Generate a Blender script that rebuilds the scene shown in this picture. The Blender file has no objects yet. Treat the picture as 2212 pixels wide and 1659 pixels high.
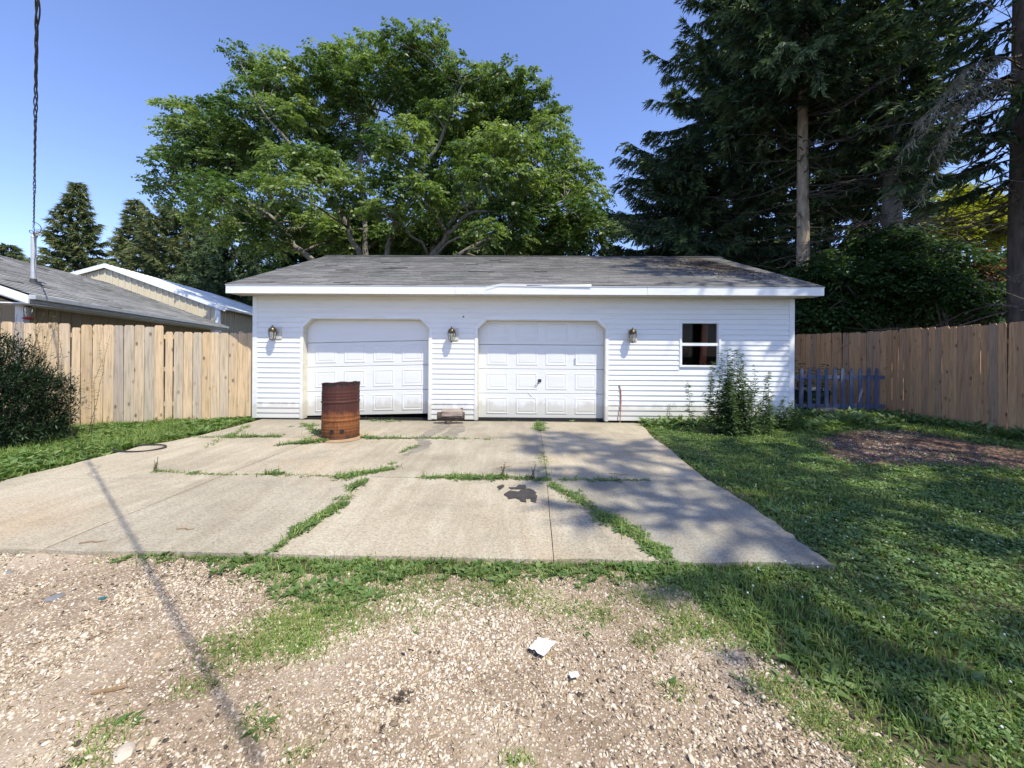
import bpy, bmesh, math, random
import numpy as np
from mathutils import Vector, Matrix
random.seed(7); RS = np.random.RandomState(11)
C = bpy.context.scene.collection
sc = bpy.context.scene
# ------------------------------------------------------------------ camera
EYE, F, U0, V0, ROLL = 1.38, 831.0, 1106.0, 766.0, 0.0066      # survey units: photo scaled to 2212 x 1659
cam = bpy.data.cameras.new('camera'); co = bpy.data.objects.new('camera', cam); C.objects.link(co)
cam.sensor_width = 36; cam.lens = 36 * F / 2212; cam.shift_y = -(829.5 - V0) / 2212
cam.clip_start = 0.05; cam.clip_end = 2000
co.matrix_world = Matrix.Translation((0, 0, EYE)) @ Matrix.Rotation(math.radians(90), 4, 'X') @ Matrix.Rotation(ROLL, 4, 'Z')
sc.camera = co
# ------------------------------------------------------------------ light
SUN = Vector((0.9, -1.0, 2.05)).normalized()                   # towards the sun
w = bpy.data.worlds.new('World'); sc.world = w; w.use_nodes = True
nt = w.node_tree; bg = nt.nodes['Background']; sky = nt.nodes.new('ShaderNodeTexSky')
sky.sky_type = 'NISHITA'; sky.sun_disc = False
sky.sun_elevation = math.asin(SUN.z); sky.sun_rotation = math.atan2(SUN.x, SUN.y)
sky.air_density = 1.0; sky.dust_density = 0.4; sky.ozone_density = 4.0; sky.altitude = 200
tint = nt.nodes.new('ShaderNodeMix'); tint.data_type = 'RGBA'; tint.blend_type = 'MULTIPLY'; tint.inputs[0].default_value = 1
tint.inputs[7].default_value = (0.95, 0.885, 1.03, 1); nt.links.new(sky.outputs[0], tint.inputs[6]); nt.links.new(tint.outputs[2], bg.inputs[0]); bg.inputs[1].default_value = 0.15
sl = bpy.data.lights.new('sun', 'SUN'); so = bpy.data.objects.new('sun', sl); C.objects.link(so)
sl.energy = 3.15; sl.angle = math.radians(0.53); sl.color = (1.0, 0.96, 0.82)
so.rotation_euler = SUN.to_track_quat('Z', 'Y').to_euler(); so.location = (8, -14, 30)
sc.view_settings.view_transform = 'Standard'; sc.view_settings.look = 'None'
sc.view_settings.exposure = 0.9; sc.view_settings.gamma = 1
sc.cycles.max_bounces = 8; sc.cycles.diffuse_bounces = 4; sc.cycles.transparent_max_bounces = 8
sc.cycles.use_denoising = True
# ------------------------------------------------------------------ survey helpers
def ray(u, v):
    a, b = (u - U0) / F, (v - V0) / F
    return a + b * ROLL, b - a * ROLL
def G(u, v, z=0.0):
    x, y = ray(u, v); t = (EYE - z) / y
    return Vector((x * t, t, z))
def P(u, v, Y):
    x, y = ray(u, v); return Vector((x * Y, Y, EYE - y * Y))
TH = 0.0115; D0 = 8.08
def W(u, v):                                                    # point of the garage front, in the garage's own axes
    x, y = ray(u, v); t = D0 * math.cos(TH) / (x * math.sin(TH) + math.cos(TH))
    return x * t * math.cos(TH) - (t - D0) * math.sin(TH), EYE - y * t
# ------------------------------------------------------------------ scene helpers
def props(o, label=None, cat=None, group=None, kind=None):
    for k, v in (('label', label), ('category', cat), ('group', group), ('kind', kind)):
        if v: o[k] = v
    return o
def empty(name, loc=(0, 0, 0), rz=0, parent=None, **k):
    o = bpy.data.objects.new(name, None); C.objects.link(o); o.location = loc; o.rotation_euler = (0, 0, rz)
    o.empty_display_size = 0.1
    if parent: o.parent = parent
    return props(o, **k)
class MB:
    def __init__(s): s.v = []; s.f = []
    def add(s, vs, fs):
        n = len(s.v); s.v += [tuple(p) for p in vs]; s.f += [tuple(i + n for i in f) for f in fs]; return s
    def box(s, x0, x1, y0, y1, z0, z1):
        return s.add([(x0,y0,z0),(x1,y0,z0),(x1,y1,z0),(x0,y1,z0),(x0,y0,z1),(x1,y0,z1),(x1,y1,z1),(x0,y1,z1)],
                     [(3,2,1,0),(4,5,6,7),(0,1,5,4),(1,2,6,5),(2,3,7,6),(3,0,4,7)])
    def prism(s, poly, d):                                      # closed 3d polygon swept by d
        n = len(poly); d = Vector(d); a = [Vector(p) for p in poly]
        return s.add(a + [p + d for p in a], [tuple(range(n))[::-1], tuple(range(n, 2*n))] + [(i, (i+1) % n, n+(i+1) % n, n+i) for i in range(n)])
    def tube(s, pts, r, n=6, cap=True):
        pts = [Vector(p) for p in pts]; m = len(pts); rr = r if hasattr(r, '__len__') else [r] * m
        vs = []; up = None
        for i, p in enumerate(pts):
            d = (pts[min(i+1, m-1)] - pts[max(i-1, 0)]).normalized()
            if up is None: up = d.orthogonal().normalized()
            up = (up - d * up.dot(d)); up = up.normalized() if up.length > 1e-6 else d.orthogonal().normalized()
            b = d.cross(up)
            vs += [p + (up * math.cos(2*math.pi*k/n) + b * math.sin(2*math.pi*k/n)) * rr[i] for k in range(n)]
        fs = [(i*n+k, i*n+(k+1) % n, (i+1)*n+(k+1) % n, (i+1)*n+k) for i in range(m-1) for k in range(n)]
        if cap: fs += [tuple(range(n))[::-1], tuple(range((m-1)*n, m*n))]
        return s.add(vs, fs)
    def lathe(s, prof, c=(0, 0, 0), n=24, fn=None):             # prof: (radius, z)
        vs = []
        for r, z in prof:
            for k in range(n):
                a = 2*math.pi*k/n; p = Vector((c[0] + r*math.cos(a), c[1] + r*math.sin(a), c[2] + z))
                vs.append(fn(p, a) if fn else p)
        m = len(prof)
        return s.add(vs, [(i*n+k, i*n+(k+1) % n, (i+1)*n+(k+1) % n, (i+1)*n+k) for i in range(m-1) for k in range(n)])
    def mesh(s, name, m, smooth=False):
        me = bpy.data.meshes.new(name); me.from_pydata(s.v, [], s.f)
        for x in (m if isinstance(m, (list, tuple)) else [m]): me.materials.append(x)
        if smooth: me.polygons.foreach_set('use_smooth', [True] * len(me.polygons))
        me.update(); return me
    def build(s, name, m, parent=None, loc=(0, 0, 0), rz=0, smooth=False, bevel=0, **k):
        o = bpy.data.objects.new(name, s.mesh(name, m, smooth)); C.objects.link(o); o.location = loc; o.rotation_euler = (0, 0, rz)
        if parent: o.parent = parent
        if bevel:
            b = o.modifiers.new('bevel', 'BEVEL'); b.width = bevel; b.segments = 1; b.limit_method = 'ANGLE'
        return props(o, **k)
def inst(name, me, parent=None, loc=(0, 0, 0), rot=(0, 0, 0), scale=(1, 1, 1), **k):
    o = bpy.data.objects.new(name, me); C.objects.link(o); o.location = loc; o.rotation_euler = rot; o.scale = scale
    if parent: o.parent = parent
    return props(o, **k)
TRIS = [0]
def bulk(name, V, n, m, parent=None, rnd=None, smooth=False, faces=None, loc=(0, 0, 0), **k):
    """V: (N*n,3) verts; one n-gon per n verts, or 'faces' (template (k,3|4)) per n verts"""
    V = np.asarray(V, np.float32).reshape(-1, 3) - np.array(loc, np.float32); N = len(V) // n
    if faces is None: faces = np.arange(n)[None, :]
    fa = np.asarray(faces); q = fa.shape[1]; kf = fa.shape[0]
    idx = (np.arange(N)[:, None, None] * n + fa[None]).reshape(-1).astype(np.int32)
    me = bpy.data.meshes.new(name); me.vertices.add(len(V)); me.vertices.foreach_set('co', V.ravel())
    me.loops.add(len(idx)); me.loops.foreach_set('vertex_index', idx)
    me.polygons.add(N * kf); me.polygons.foreach_set('loop_start', np.arange(0, len(idx), q, dtype=np.int32))
    me.polygons.foreach_set('loop_total', np.full(N * kf, q, np.int32))
    if smooth: me.polygons.foreach_set('use_smooth', np.ones(N * kf, bool))
    if rnd is None: rnd = RS.rand(N)
    at = me.attributes.new('rnd', 'FLOAT', 'FACE'); at.data.foreach_set('value', (rnd if len(rnd) == N * kf and kf > 1 else np.repeat(rnd, kf)).astype(np.float32))
    me.materials.append(m); me.update(calc_edges=True); me.validate()
    TRIS[0] += N * kf * (q - 2)
    o = bpy.data.objects.new(name, me); C.objects.link(o); o.location = (0, 0, 0) if parent else loc
    if parent: o.parent = parent
    return props(o, **k)
# ------------------------------------------------------------------ materials
def mat(name):
    m = bpy.data.materials.new(name); m.use_nodes = True; t = m.node_tree
    return m, t, t.nodes['Principled BSDF'], (lambda a, b: t.links.new(a, b))
def coords(t, scale=(1, 1, 1), space='Object', jitter=False):
    tc = t.nodes.new('ShaderNodeTexCoord'); mp = t.nodes.new('ShaderNodeMapping'); mp.inputs['Scale'].default_value = scale
    t.links.new(tc.outputs[space], mp.inputs['Vector'])
    if jitter:
        oi = t.nodes.new('ShaderNodeObjectInfo'); mu = t.nodes.new('ShaderNodeMath'); mu.operation = 'MULTIPLY'; mu.inputs[1].default_value = 57.3
        cb = t.nodes.new('ShaderNodeCombineXYZ'); t.links.new(oi.outputs['Random'], mu.inputs[0])
        for i in range(3): t.links.new(mu.outputs[0], cb.inputs[i])
        t.links.new(cb.outputs[0], mp.inputs['Location'])
    return mp.outputs[0]
def noise(t, vec, s, d=4, r=0.6):
    n = t.nodes.new('ShaderNodeTexNoise'); n.inputs['Scale'].default_value = s; n.inputs['Detail'].default_value = d; n.inputs['Roughness'].default_value = r
    t.links.new(vec, n.inputs['Vector']); return n.outputs[0]
def voro(t, vec, s, feat='F1', out=0):
    n = t.nodes.new('ShaderNodeTexVoronoi'); n.inputs['Scale'].default_value = s; n.feature = feat; t.links.new(vec, n.inputs['Vector']); return n.outputs[out]
def ramp(t, fac, stops, const=False):
    r = t.nodes.new('ShaderNodeValToRGB'); e = r.color_ramp.elements
    while len(e) < len(stops): e.new(0.5)
    for el, (p, c) in zip(e, stops):
        el.position = p; el.color = (*c, 1) if hasattr(c, '__len__') else (c, c, c, 1)
    if const: r.color_ramp.interpolation = 'CONSTANT'
    t.links.new(fac, r.inputs[0]); return r.outputs[0]
def mix(t, fac, a, b, mode='MIX'):
    n = t.nodes.new('ShaderNodeMix'); n.data_type = 'RGBA'; n.blend_type = mode
    for s, x in ((0, fac), (6, a), (7, b)):
        if isinstance(x, (int, float)) and s == 0: n.inputs[0].default_value = x
        elif isinstance(x, tuple): n.inputs[s].default_value = (*x, 1)
        elif isinstance(x, (int, float)): n.inputs[s].default_value = (x, x, x, 1)
        else: t.links.new(x, n.inputs[s])
    return n.outputs[2]
def mth(t, op, a, b=0.5):
    n = t.nodes.new('ShaderNodeMath'); n.operation = op
    for i, x in enumerate((a, b)):
        if isinstance(x, (int, float)): n.inputs[i].default_value = x
        else: t.links.new(x, n.inputs[i])
    return n.outputs[0]
def bump(t, p, h, dist=0.01, st=0.6):
    b = t.nodes.new('ShaderNodeBump'); b.inputs['Distance'].default_value = dist; b.inputs['Strength'].default_value = st
    t.links.new(h, b.inputs['Height']); t.links.new(b.outputs[0], p.inputs['Normal'])
def attr(t, name='rnd'):
    a = t.nodes.new('ShaderNodeAttribute'); a.attribute_name = name; return a.outputs['Fac']
def mottled(name, c0, c1, s=3, rough=0.7, bs=0, bd=0.004, metal=0, fine=0.0, stretch=(1, 1, 1), jitter=True, spec=0.5):
    m, t, p, L = mat(name); v = coords(t, stretch, jitter=jitter)
    n = noise(t, v, s, 5); col = ramp(t, n, [(0.3, c0), (0.7, c1)])
    if fine: col = mix(t, fine, col, ramp(t, noise(t, v, s * 25, 2), [(0.35, 0.15), (0.65, 1.0)]), 'MULTIPLY')
    L(col, p.inputs['Base Color']); p.inputs['Roughness'].default_value = rough; p.inputs['Metallic'].default_value = metal
    p.inputs['Specular IOR Level'].default_value = spec
    if bs: bump(t, p, noise(t, v, bs, 4), bd)
    return m
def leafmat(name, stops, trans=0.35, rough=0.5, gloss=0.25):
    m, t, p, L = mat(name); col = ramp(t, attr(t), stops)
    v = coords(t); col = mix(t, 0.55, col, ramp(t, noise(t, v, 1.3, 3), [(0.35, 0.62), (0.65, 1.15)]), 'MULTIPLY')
    tr = t.nodes.new('ShaderNodeBsdfTranslucent'); L(mix(t, 1.0, col, (1.25, 1.35, 0.55), 'MULTIPLY'), tr.inputs[0])
    ms = t.nodes.new('ShaderNodeMixShader'); ms.inputs[0].default_value = trans
    L(col, p.inputs['Base Color']); p.inputs['Roughness'].default_value = rough; p.inputs['Specular IOR Level'].default_value = gloss
    L(p.outputs[0], ms.inputs[1]); L(tr.outputs[0], ms.inputs[2]); L(ms.outputs[0], t.nodes['Material Output'].inputs[0])
    return m
def woodmat(name, cols, grey, knots=True):
    m, t, p, L = mat(name); v = coords(t, (1, 1, 0.06), jitter=True); v2 = coords(t, (1, 1, 0.35), jitter=True)
    oi = t.nodes.new('ShaderNodeObjectInfo')
    base = ramp(t, oi.outputs['Random'], cols)
    g = noise(t, v, 34, 5, 0.65); col = mix(t, 0.8, base, ramp(t, g, [(0.3, 0.5), (0.5, 0.98), (0.7, 1.2)]), 'MULTIPLY')
    col = mix(t, ramp(t, noise(t, v2, 2.6, 3), [(0.5, 0.0), (0.75, 0.55)]), col, grey)
    col = mix(t, ramp(t, noise(t, v, 9, 2), [(0.55, 0.0), (0.75, 0.45)]), col, tuple(x * 0.55 for x in cols[1][1]))
    if knots:
        k = voro(t, coords(t, (1, 1, .5), jitter=True), 6.5); col = mix(t, ramp(t, k, [(0.06, 0.85), (0.11, 0.45), (0.2, 0.0)]), col, (0.09, 0.045, 0.02))
    L(col, p.inputs['Base Color']); p.inputs['Roughness'].default_value = 0.85; p.inputs['Specular IOR Level'].default_value = 0.2
    bump(t, p, g, 0.003); return m
M = {}
M['white'] = None
def vinyl(name, base, dirt, streak=0.35):
    m, t, p, L = mat(name); v = coords(t, (1, 1, 1), jitter=True)
    n = noise(t, coords(t, (0.5, 1, 3), jitter=True), 3, 5); col = mix(t, ramp(t, n, [(0.5, 0), (0.8, streak)]), base, dirt)
    col = mix(t, ramp(t, noise(t, v, 45, 2), [(0.68, 0), (0.8, 0.35)]), col, tuple(x * 0.6 for x in dirt))
    tc = t.nodes.new('ShaderNodeTexCoord'); sp = t.nodes.new('ShaderNodeSeparateXYZ'); L(tc.outputs['Object'], sp.inputs[0])
    zz_ = mth(t, 'ADD', sp.outputs[2], mth(t, 'MULTIPLY', noise(t, coords(t, (2.2, 1, 1)), 2.5, 6, .7), -0.55))
    col = mix(t, ramp(t, zz_, [(0.0, 0.5), (0.12, 0.0)]), col, (0.42, 0.37, 0.27))
    L(col, p.inputs['Base Color']); p.inputs['Roughness'].default_value = 0.45; bump(t, p, noise(t, coords(t, (0.15, 1, 1), jitter=True), 30, 2), 0.0012); return m
M['siding'] = vinyl('white_vinyl', (0.79, 0.785, 0.76), (0.55, 0.52, 0.44))
M['trim'] = vinyl('white_trim', (0.8, 0.8, 0.79), (0.5, 0.46, 0.38), 0.5)
M['jamb'] = vinyl('cream_jamb', (0.66, 0.62, 0.5), (0.4, 0.34, 0.22), 0.7)
M['door'] = vinyl('door_steel', (0.73, 0.73, 0.715), (0.56, 0.54, 0.47), 0.3)
M['soffit'] = vinyl('soffit', (0.62, 0.58, 0.5), (0.42, 0.38, 0.28), 0.5)
M['dark_inside'] = mottled('dark_inside', (0.01, 0.0095, 0.009), (0.022, 0.02, 0.018))  # near-black tone standing in for the unlit garage room; also on the deck
M['block'] = mottled('concrete_block', (0.3, 0.29, 0.26), (0.42, 0.41, 0.38), 6, 0.9, 60, 0.003)
M['brass'] = mottled('aged_brass', (0.05, 0.04, 0.025), (0.16, 0.12, 0.06), 20, 0.35, metal=0.8)
M['red_board'] = mottled('red_board', (0.3, 0.07, 0.03), (0.42, 0.12, 0.06), 4)
M['dark'] = mottled('dark_metal', (0.02, 0.02, 0.022), (0.05, 0.05, 0.05), 8, 0.5)
M['black_rubber'] = mottled('black_rubber', (0.015, 0.015, 0.016), (0.03, 0.03, 0.03), 8, 0.5)
M['galv'] = mottled('galvanised', (0.42, 0.43, 0.44), (0.56, 0.57, 0.58), 8, 0.45, metal=0.3)
M['white_roof'] = mottled('white_metal_roof', (0.74, 0.75, 0.77), (0.82, 0.83, 0.84), 1, 0.35)
M['tan_metal'] = mottled('tan_metal', (0.58, 0.50, 0.34), (0.64, 0.56, 0.40), 2, 0.5)
M['tan_wood'] = mottled('tan_wood_wall', (0.28, 0.21, 0.13), (0.36, 0.28, 0.18), 3, 0.8, stretch=(1, 1, .2))
M['blue'] = mottled('blue_paint', (0.07, 0.09, 0.155), (0.12, 0.145, 0.225), 6, 0.7, 40, 0.002, stretch=(1, 1, .2))
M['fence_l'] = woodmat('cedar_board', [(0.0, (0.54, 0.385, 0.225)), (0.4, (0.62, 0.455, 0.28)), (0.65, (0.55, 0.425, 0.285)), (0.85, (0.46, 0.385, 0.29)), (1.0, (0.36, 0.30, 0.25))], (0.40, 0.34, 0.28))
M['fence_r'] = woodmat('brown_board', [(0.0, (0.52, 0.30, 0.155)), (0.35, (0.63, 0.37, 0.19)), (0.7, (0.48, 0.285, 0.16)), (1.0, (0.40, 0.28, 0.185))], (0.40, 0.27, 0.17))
M['bark'] = mottled('bark', (0.05, 0.038, 0.028), (0.15, 0.12, 0.095), 9, 0.95, 22, 0.03, stretch=(1, 1, .25))
M['bark_pale_lit'] = mottled('pale_lit_bark', (0.24, 0.18, 0.12), (0.55, 0.44, 0.31), 9, 0.95, 26, 0.02, stretch=(1, 1, .3))  # pale bark, brightened so the trunk carries sunlight in its colour
M['bark_grey'] = mottled('grey_bark', (0.10, 0.09, 0.075), (0.26, 0.24, 0.2), 9, 0.95, 22, 0.02, stretch=(1, 1, .3))
M['walnut'] = leafmat('broad_leaf', [(0.0, (0.06, 0.115, 0.031)), (0.5, (0.14, 0.215, 0.058)), (1.0, (0.28, 0.355, 0.12))], 0.4, 0.42, 0.4)
M['spruce'] = leafmat('spruce_needles', [(0.0, (0.03, 0.054, 0.028)), (0.6, (0.07, 0.115, 0.052)), (1.0, (0.17, 0.23, 0.085))], 0.12, 0.6, 0.25)  # light end of the ramp raised to paint sun highlights on shaded needles
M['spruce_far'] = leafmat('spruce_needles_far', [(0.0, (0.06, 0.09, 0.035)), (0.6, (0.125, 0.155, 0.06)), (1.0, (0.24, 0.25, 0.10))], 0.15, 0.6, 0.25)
M['under'] = leafmat('understory_leaf', [(0.0, (0.03, 0.07, 0.022)), (0.6, (0.055, 0.11, 0.034)), (1.0, (0.095, 0.155, 0.05))], 0.3, 0.5, 0.3)
M['yellow'] = leafmat('yellow_leaf', [(0.0, (0.22, 0.24, 0.02)), (0.6, (0.33, 0.34, 0.03)), (1.0, (0.42, 0.4, 0.05))], 0.4)
M['dead'] = leafmat('dead_leaf', [(0.0, (0.12, 0.045, 0.015)), (0.6, (0.2, 0.075, 0.025)), (1.0, (0.3, 0.13, 0.05))], 0.25)
M['litter'] = leafmat('fallen_needles', [(0.0, (0.05, 0.032, 0.02)), (0.6, (0.10, 0.065, 0.038)), (1.0, (0.17, 0.12, 0.07))], 0.05)
M['tallweed'] = leafmat('tall_weed_leaf', [(0.0, (0.05, 0.09, 0.038)), (0.6, (0.095, 0.155, 0.062)), (1.0, (0.17, 0.23, 0.10))], 0.3)
M['lichen'] = leafmat('lichen_twigs', [(0.0, (0.16, 0.14, 0.10)), (0.6, (0.26, 0.235, 0.17)), (1.0, (0.36, 0.34, 0.25))], 0.1)
M['yew'] = leafmat('yew_needles', [(0.0, (0.01, 0.022, 0.011)), (0.6, (0.022, 0.044, 0.019)), (1.0, (0.065, 0.10, 0.035))], 0.12, 0.5, 0.3)
M['grass'] = leafmat('grass_blade', [(0.0, (0.12, 0.20, 0.045)), (0.55, (0.21, 0.30, 0.075)), (0.9, (0.31, 0.37, 0.115)), (1.0, (0.34, 0.30, 0.13))], 0.3, 0.5, 0.3)
M['weed'] = leafmat('weed_leaf', [(0.0, (0.085, 0.155, 0.042)), (0.6, (0.15, 0.235, 0.072)), (1.0, (0.24, 0.31, 0.115))], 0.25, 0.5, 0.35)
M['dryweed'] = leafmat('dry_weed', [(0.0, (0.10, 0.10, 0.04)), (0.5, (0.16, 0.14, 0.06)), (1.0, (0.26, 0.17, 0.09))], 0.2)
M['flower'] = mottled('clover_white', (0.6, 0.58, 0.52), (0.75, 0.73, 0.68))
def gravelmat():
    m, t, p, L = mat('gravel_stone')
    c = ramp(t, attr(t), [(0.0, (0.06, 0.048, 0.04)), (0.08, (0.20, 0.145, 0.10)), (0.22, (0.40, 0.30, 0.20)), (0.45, (0.55, 0.45, 0.325)), (0.7, (0.64, 0.55, 0.425)), (0.9, (0.71, 0.62, 0.50)), (1.0, (0.81, 0.77, 0.70))])
    v = coords(t); L(mix(t, 0.5, c, ramp(t, noise(t, v, 90, 3), [(0.3, 0.7), (0.7, 1.1)]), 'MULTIPLY'), p.inputs['Base Color']); p.inputs['Roughness'].default_value = 0.85; p.inputs['Specular IOR Level'].default_value = 0.25
    return m
M['gravel'] = gravelmat()
def groundmat():
    m, t, p, L = mat('soil'); v = coords(t)
    c = ramp(t, noise(t, v, 1.2, 6), [(0.3, (0.055, 0.06, 0.022)), (0.7, (0.10, 0.085, 0.04))])
    c = mix(t, 0.6, c, ramp(t, noise(t, v, 60, 3), [(0.35, 0.35), (0.65, 1.2)]), 'MULTIPLY'); L(c, p.inputs['Base Color']); p.inputs['Roughness'].default_value = 1
    bump(t, p, noise(t, v, 40, 4), 0.02); return m
M['soil'] = groundmat()
def lotmat():
    m, t, p, L = mat('gravel_dirt'); v = coords(t)
    big = ramp(t, noise(t, v, 1.3, 7, 0.7), [(0.32, (0.16, 0.108, 0.066)), (0.5, (0.31, 0.225, 0.148)), (0.7, (0.48, 0.385, 0.275))])
    c = mix(t, 0.7, big, ramp(t, noise(t, v, 95, 4, 0.75), [(0.32, 0.5), (0.5, 0.95), (0.68, 1.3)]), 'MULTIPLY')
    n = t.nodes.new('ShaderNodeTexVoronoi'); n.inputs['Scale'].default_value = 105; L(v, n.inputs['Vector'])
    sep = t.nodes.new('ShaderNodeSeparateColor'); L(n.outputs['Color'], sep.inputs[0])
    peb = mth(t, 'MULTIPLY', ramp(t, sep.outputs[0], [(0.25, 0.0), (0.38, 0.85)]), ramp(t, n.outputs['Distance'], [(0.36, 1.0), (0.52, 0.0)]))
    c = mix(t, peb, c, ramp(t, sep.outputs[1], [(0, (0.36, 0.26, 0.17)), (0.6, (0.54, 0.43, 0.31)), (1, (0.72, 0.65, 0.56))]))
    L(c, p.inputs['Base Color']); p.inputs['Roughness'].default_value = 0.95
    bump(t, p, mth(t, 'ADD', peb, noise(t, v, 60, 4)), 0.004, 0.6); return m
M['lot'] = lotmat()
def mulchmat():
    m, t, p, L = mat('mulch'); v = coords(t, (0.35, 1, 1))
    c = ramp(t, noise(t, v, 45, 4), [(0.3, (0.08, 0.036, 0.022)), (0.5, (0.22, 0.105, 0.066)), (0.7, (0.42, 0.31, 0.24))])
    L(c, p.inputs['Base Color']); p.inputs['Roughness'].default_value = 0.95; bump(t, p, noise(t, v, 45, 3), 0.015); return m
M['mulch'] = mulchmat()
def concretemat(name='old_concrete', tone=(1, 1, 1)):
    m, t, p, L = mat(name); v = coords(t); oi = t.nodes.new('ShaderNodeObjectInfo')
    tc = t.nodes.new('ShaderNodeTexCoord')
    c = ramp(t, noise(t, v, 0.9, 6, 0.6), [(0.3, (0.35, 0.305, 0.23)), (0.5, (0.465, 0.41, 0.315)), (0.72, (0.54, 0.485, 0.385))])
    c = mix(t, 0.5, c, ramp(t, noise(t, coords(t, (2.5, .35, 1)), 3, 5), [(0.35, (0.75, 0.66, 0.56)), (0.65, (1.08, 1.04, 0.98))]), 'MULTIPLY')
    c = mix(t, ramp(t, noise(t, v, 0.55, 3), [(0.55, 0), (0.7, 0.35)]), c, (0.50, 0.33, 0.19))
    c = mix(t, 0.75, c, ramp(t, noise(t, v, 62, 4, 0.75), [(0.32, 0.5), (0.5, 0.97), (0.68, 1.25)]), 'MULTIPLY')
    c = mix(t, 0.6, c, ramp(t, noise(t, v, 34, 4, 0.7), [(0.3, 0.6), (0.5, 1.0), (0.7, 1.12)]), 'MULTIPLY')
    c = mix(t, ramp(t, noise(t, v, 1.6, 7, 0.72), [(0.54, 0), (0.7, 0.55)]), c, (0.25, 0.215, 0.17))
    c = mix(t, ramp(t, noise(t, coords(t, (1, 2.4, 1)), 5.5, 6, 0.7), [(0.58, 0), (0.74, 0.5)]), c, (0.22, 0.185, 0.14))
    sp = t.nodes.new('ShaderNodeSeparateXYZ'); L(tc.outputs['Object'], sp.inputs[0]); yy_ = mth(t, 'ADD', sp.outputs[1], mth(t, 'MULTIPLY', noise(t, v, 1.4, 6, .7), 2.6))
    c = mix(t, ramp(t, mth(t, 'MULTIPLY', yy_, .1), [(0.80, 0), (0.95, 0.6)]), c, (0.245, 0.215, 0.17))
    k = voro(t, v, 26); c = mix(t, ramp(t, k, [(0.035, 0.75), (0.07, 0.0)]), c, (0.10, 0.075, 0.055))
    c = mix(t, 1.0, c, ramp(t, oi.outputs['Random'], [(0, (0.86, 0.87, 0.88)), (1, (1.06, 1.05, 1.02))]), 'MULTIPLY')
    c = mix(t, 1.0, c, tone, 'MULTIPLY')
    L(c, p.inputs['Base Color']); p.inputs['Roughness'].default_value = 0.92; p.inputs['Specular IOR Level'].default_value = 0.25
    bump(t, p, noise(t, v, 70, 4), 0.009, 0.8); return m
M['concrete'] = concretemat(); M['concrete_grey'] = concretemat('grey_concrete', (0.80, 0.84, 0.90))
def shinglemat(name, c0, c1, moss):
    m, t, p, L = mat(name); v = coords(t)
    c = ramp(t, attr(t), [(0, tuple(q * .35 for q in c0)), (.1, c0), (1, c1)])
    c = mix(t, 0.7, c, ramp(t, noise(t, v, 160, 2), [(0.3, 0.6), (0.7, 1.3)]), 'MULTIPLY')
    c = mix(t, 0.8, c, ramp(t, noise(t, v, 0.8, 5), [(0.3, (0.62, 0.62, 0.6)), (0.7, (1.15, 1.12, 1.12))]), 'MULTIPLY')
    c = mix(t, ramp(t, noise(t, v, 1.7, 5), [(0.55, 0), (0.72, 0.5)]), c, moss)
    L(c, p.inputs['Base Color']); p.inputs['Roughness'].default_value = 0.9; p.inputs['Specular IOR Level'].default_value = 0.2; bump(t, p, noise(t, v, 200, 2), 0.003); return m
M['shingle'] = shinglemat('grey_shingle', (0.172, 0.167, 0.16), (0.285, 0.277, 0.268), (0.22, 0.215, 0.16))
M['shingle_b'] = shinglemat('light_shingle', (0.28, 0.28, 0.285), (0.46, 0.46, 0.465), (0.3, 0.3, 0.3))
def rustmat():
    m, t, p, L = mat('rusty_drum'); tc = t.nodes.new('ShaderNodeTexCoord'); v = coords(t); sp = t.nodes.new('ShaderNodeSeparateXYZ'); L(tc.outputs['Object'], sp.inputs[0])
    z = mth(t, 'ADD', sp.outputs[2], mth(t, 'MULTIPLY', noise(t, coords(t, (4, 4, 1.2)), 3, 5), 0.35))
    c = ramp(t, mth(t, 'MULTIPLY', z, 0.8), [(0.12, (0.035, 0.022, 0.016)), (0.2, (0.16, 0.055, 0.015)), (0.36, (0.26, 0.088, 0.02)), (0.45, (0.22, 0.07, 0.02)), (0.5, (0.085, 0.023, 0.015)), (0.85, (0.07, 0.019, 0.014)), (1.0, (0.05, 0.014, 0.012))])
    c = mix(t, 0.7, c, ramp(t, noise(t, coords(t, (9, 9, 1)), 5, 5), [(0.3, 0.45), (0.7, 1.25)]), 'MULTIPLY')
    c = mix(t, 0.6, c, ramp(t, noise(t, v, 60, 3), [(0.3, 0.55), (0.7, 1.2)]), 'MULTIPLY')
    L(c, p.inputs['Base Color']); p.inputs['Roughness'].default_value = 0.7; p.inputs['Metallic'].default_value = 0.15; bump(t, p, noise(t, v, 50, 4), 0.004); return m
M['rust'] = rustmat()
M['soot'] = mottled('soot', (0.008, 0.007, 0.006), (0.03, 0.02, 0.015), 20, 0.9)
M['log'] = mottled('weathered_log', (0.14, 0.10, 0.08), (0.42, 0.33, 0.27), 14, 0.9, 30, 0.012, stretch=(.25, 1, 1))
M['log_dark'] = mottled('dark_bark_log', (0.035, 0.028, 0.022), (0.13, 0.10, 0.08), 10, 0.9, 25, 0.012)
M['tar'] = mottled('tar', (0.018, 0.014, 0.012), (0.06, 0.045, 0.035), 14, 0.4, 30, 0.004)
M['wet'] = mottled('wet_stain', (0.24, 0.205, 0.155), (0.38, 0.33, 0.255), 5, 0.85, 80, 0.004, fine=0.6)
M['ruststain'] = mottled('rust_stain', (0.40, 0.24, 0.12), (0.48, 0.33, 0.2), 6, 0.9, 80, 0.002, fine=0.3)
M['paper'] = mottled('paper', (0.74, 0.75, 0.76), (0.82, 0.82, 0.82), 9, 0.8)
M['stick'] = mottled('stick', (0.2, 0.12, 0.06), (0.42, 0.28, 0.15), 12, 0.9)
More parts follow.
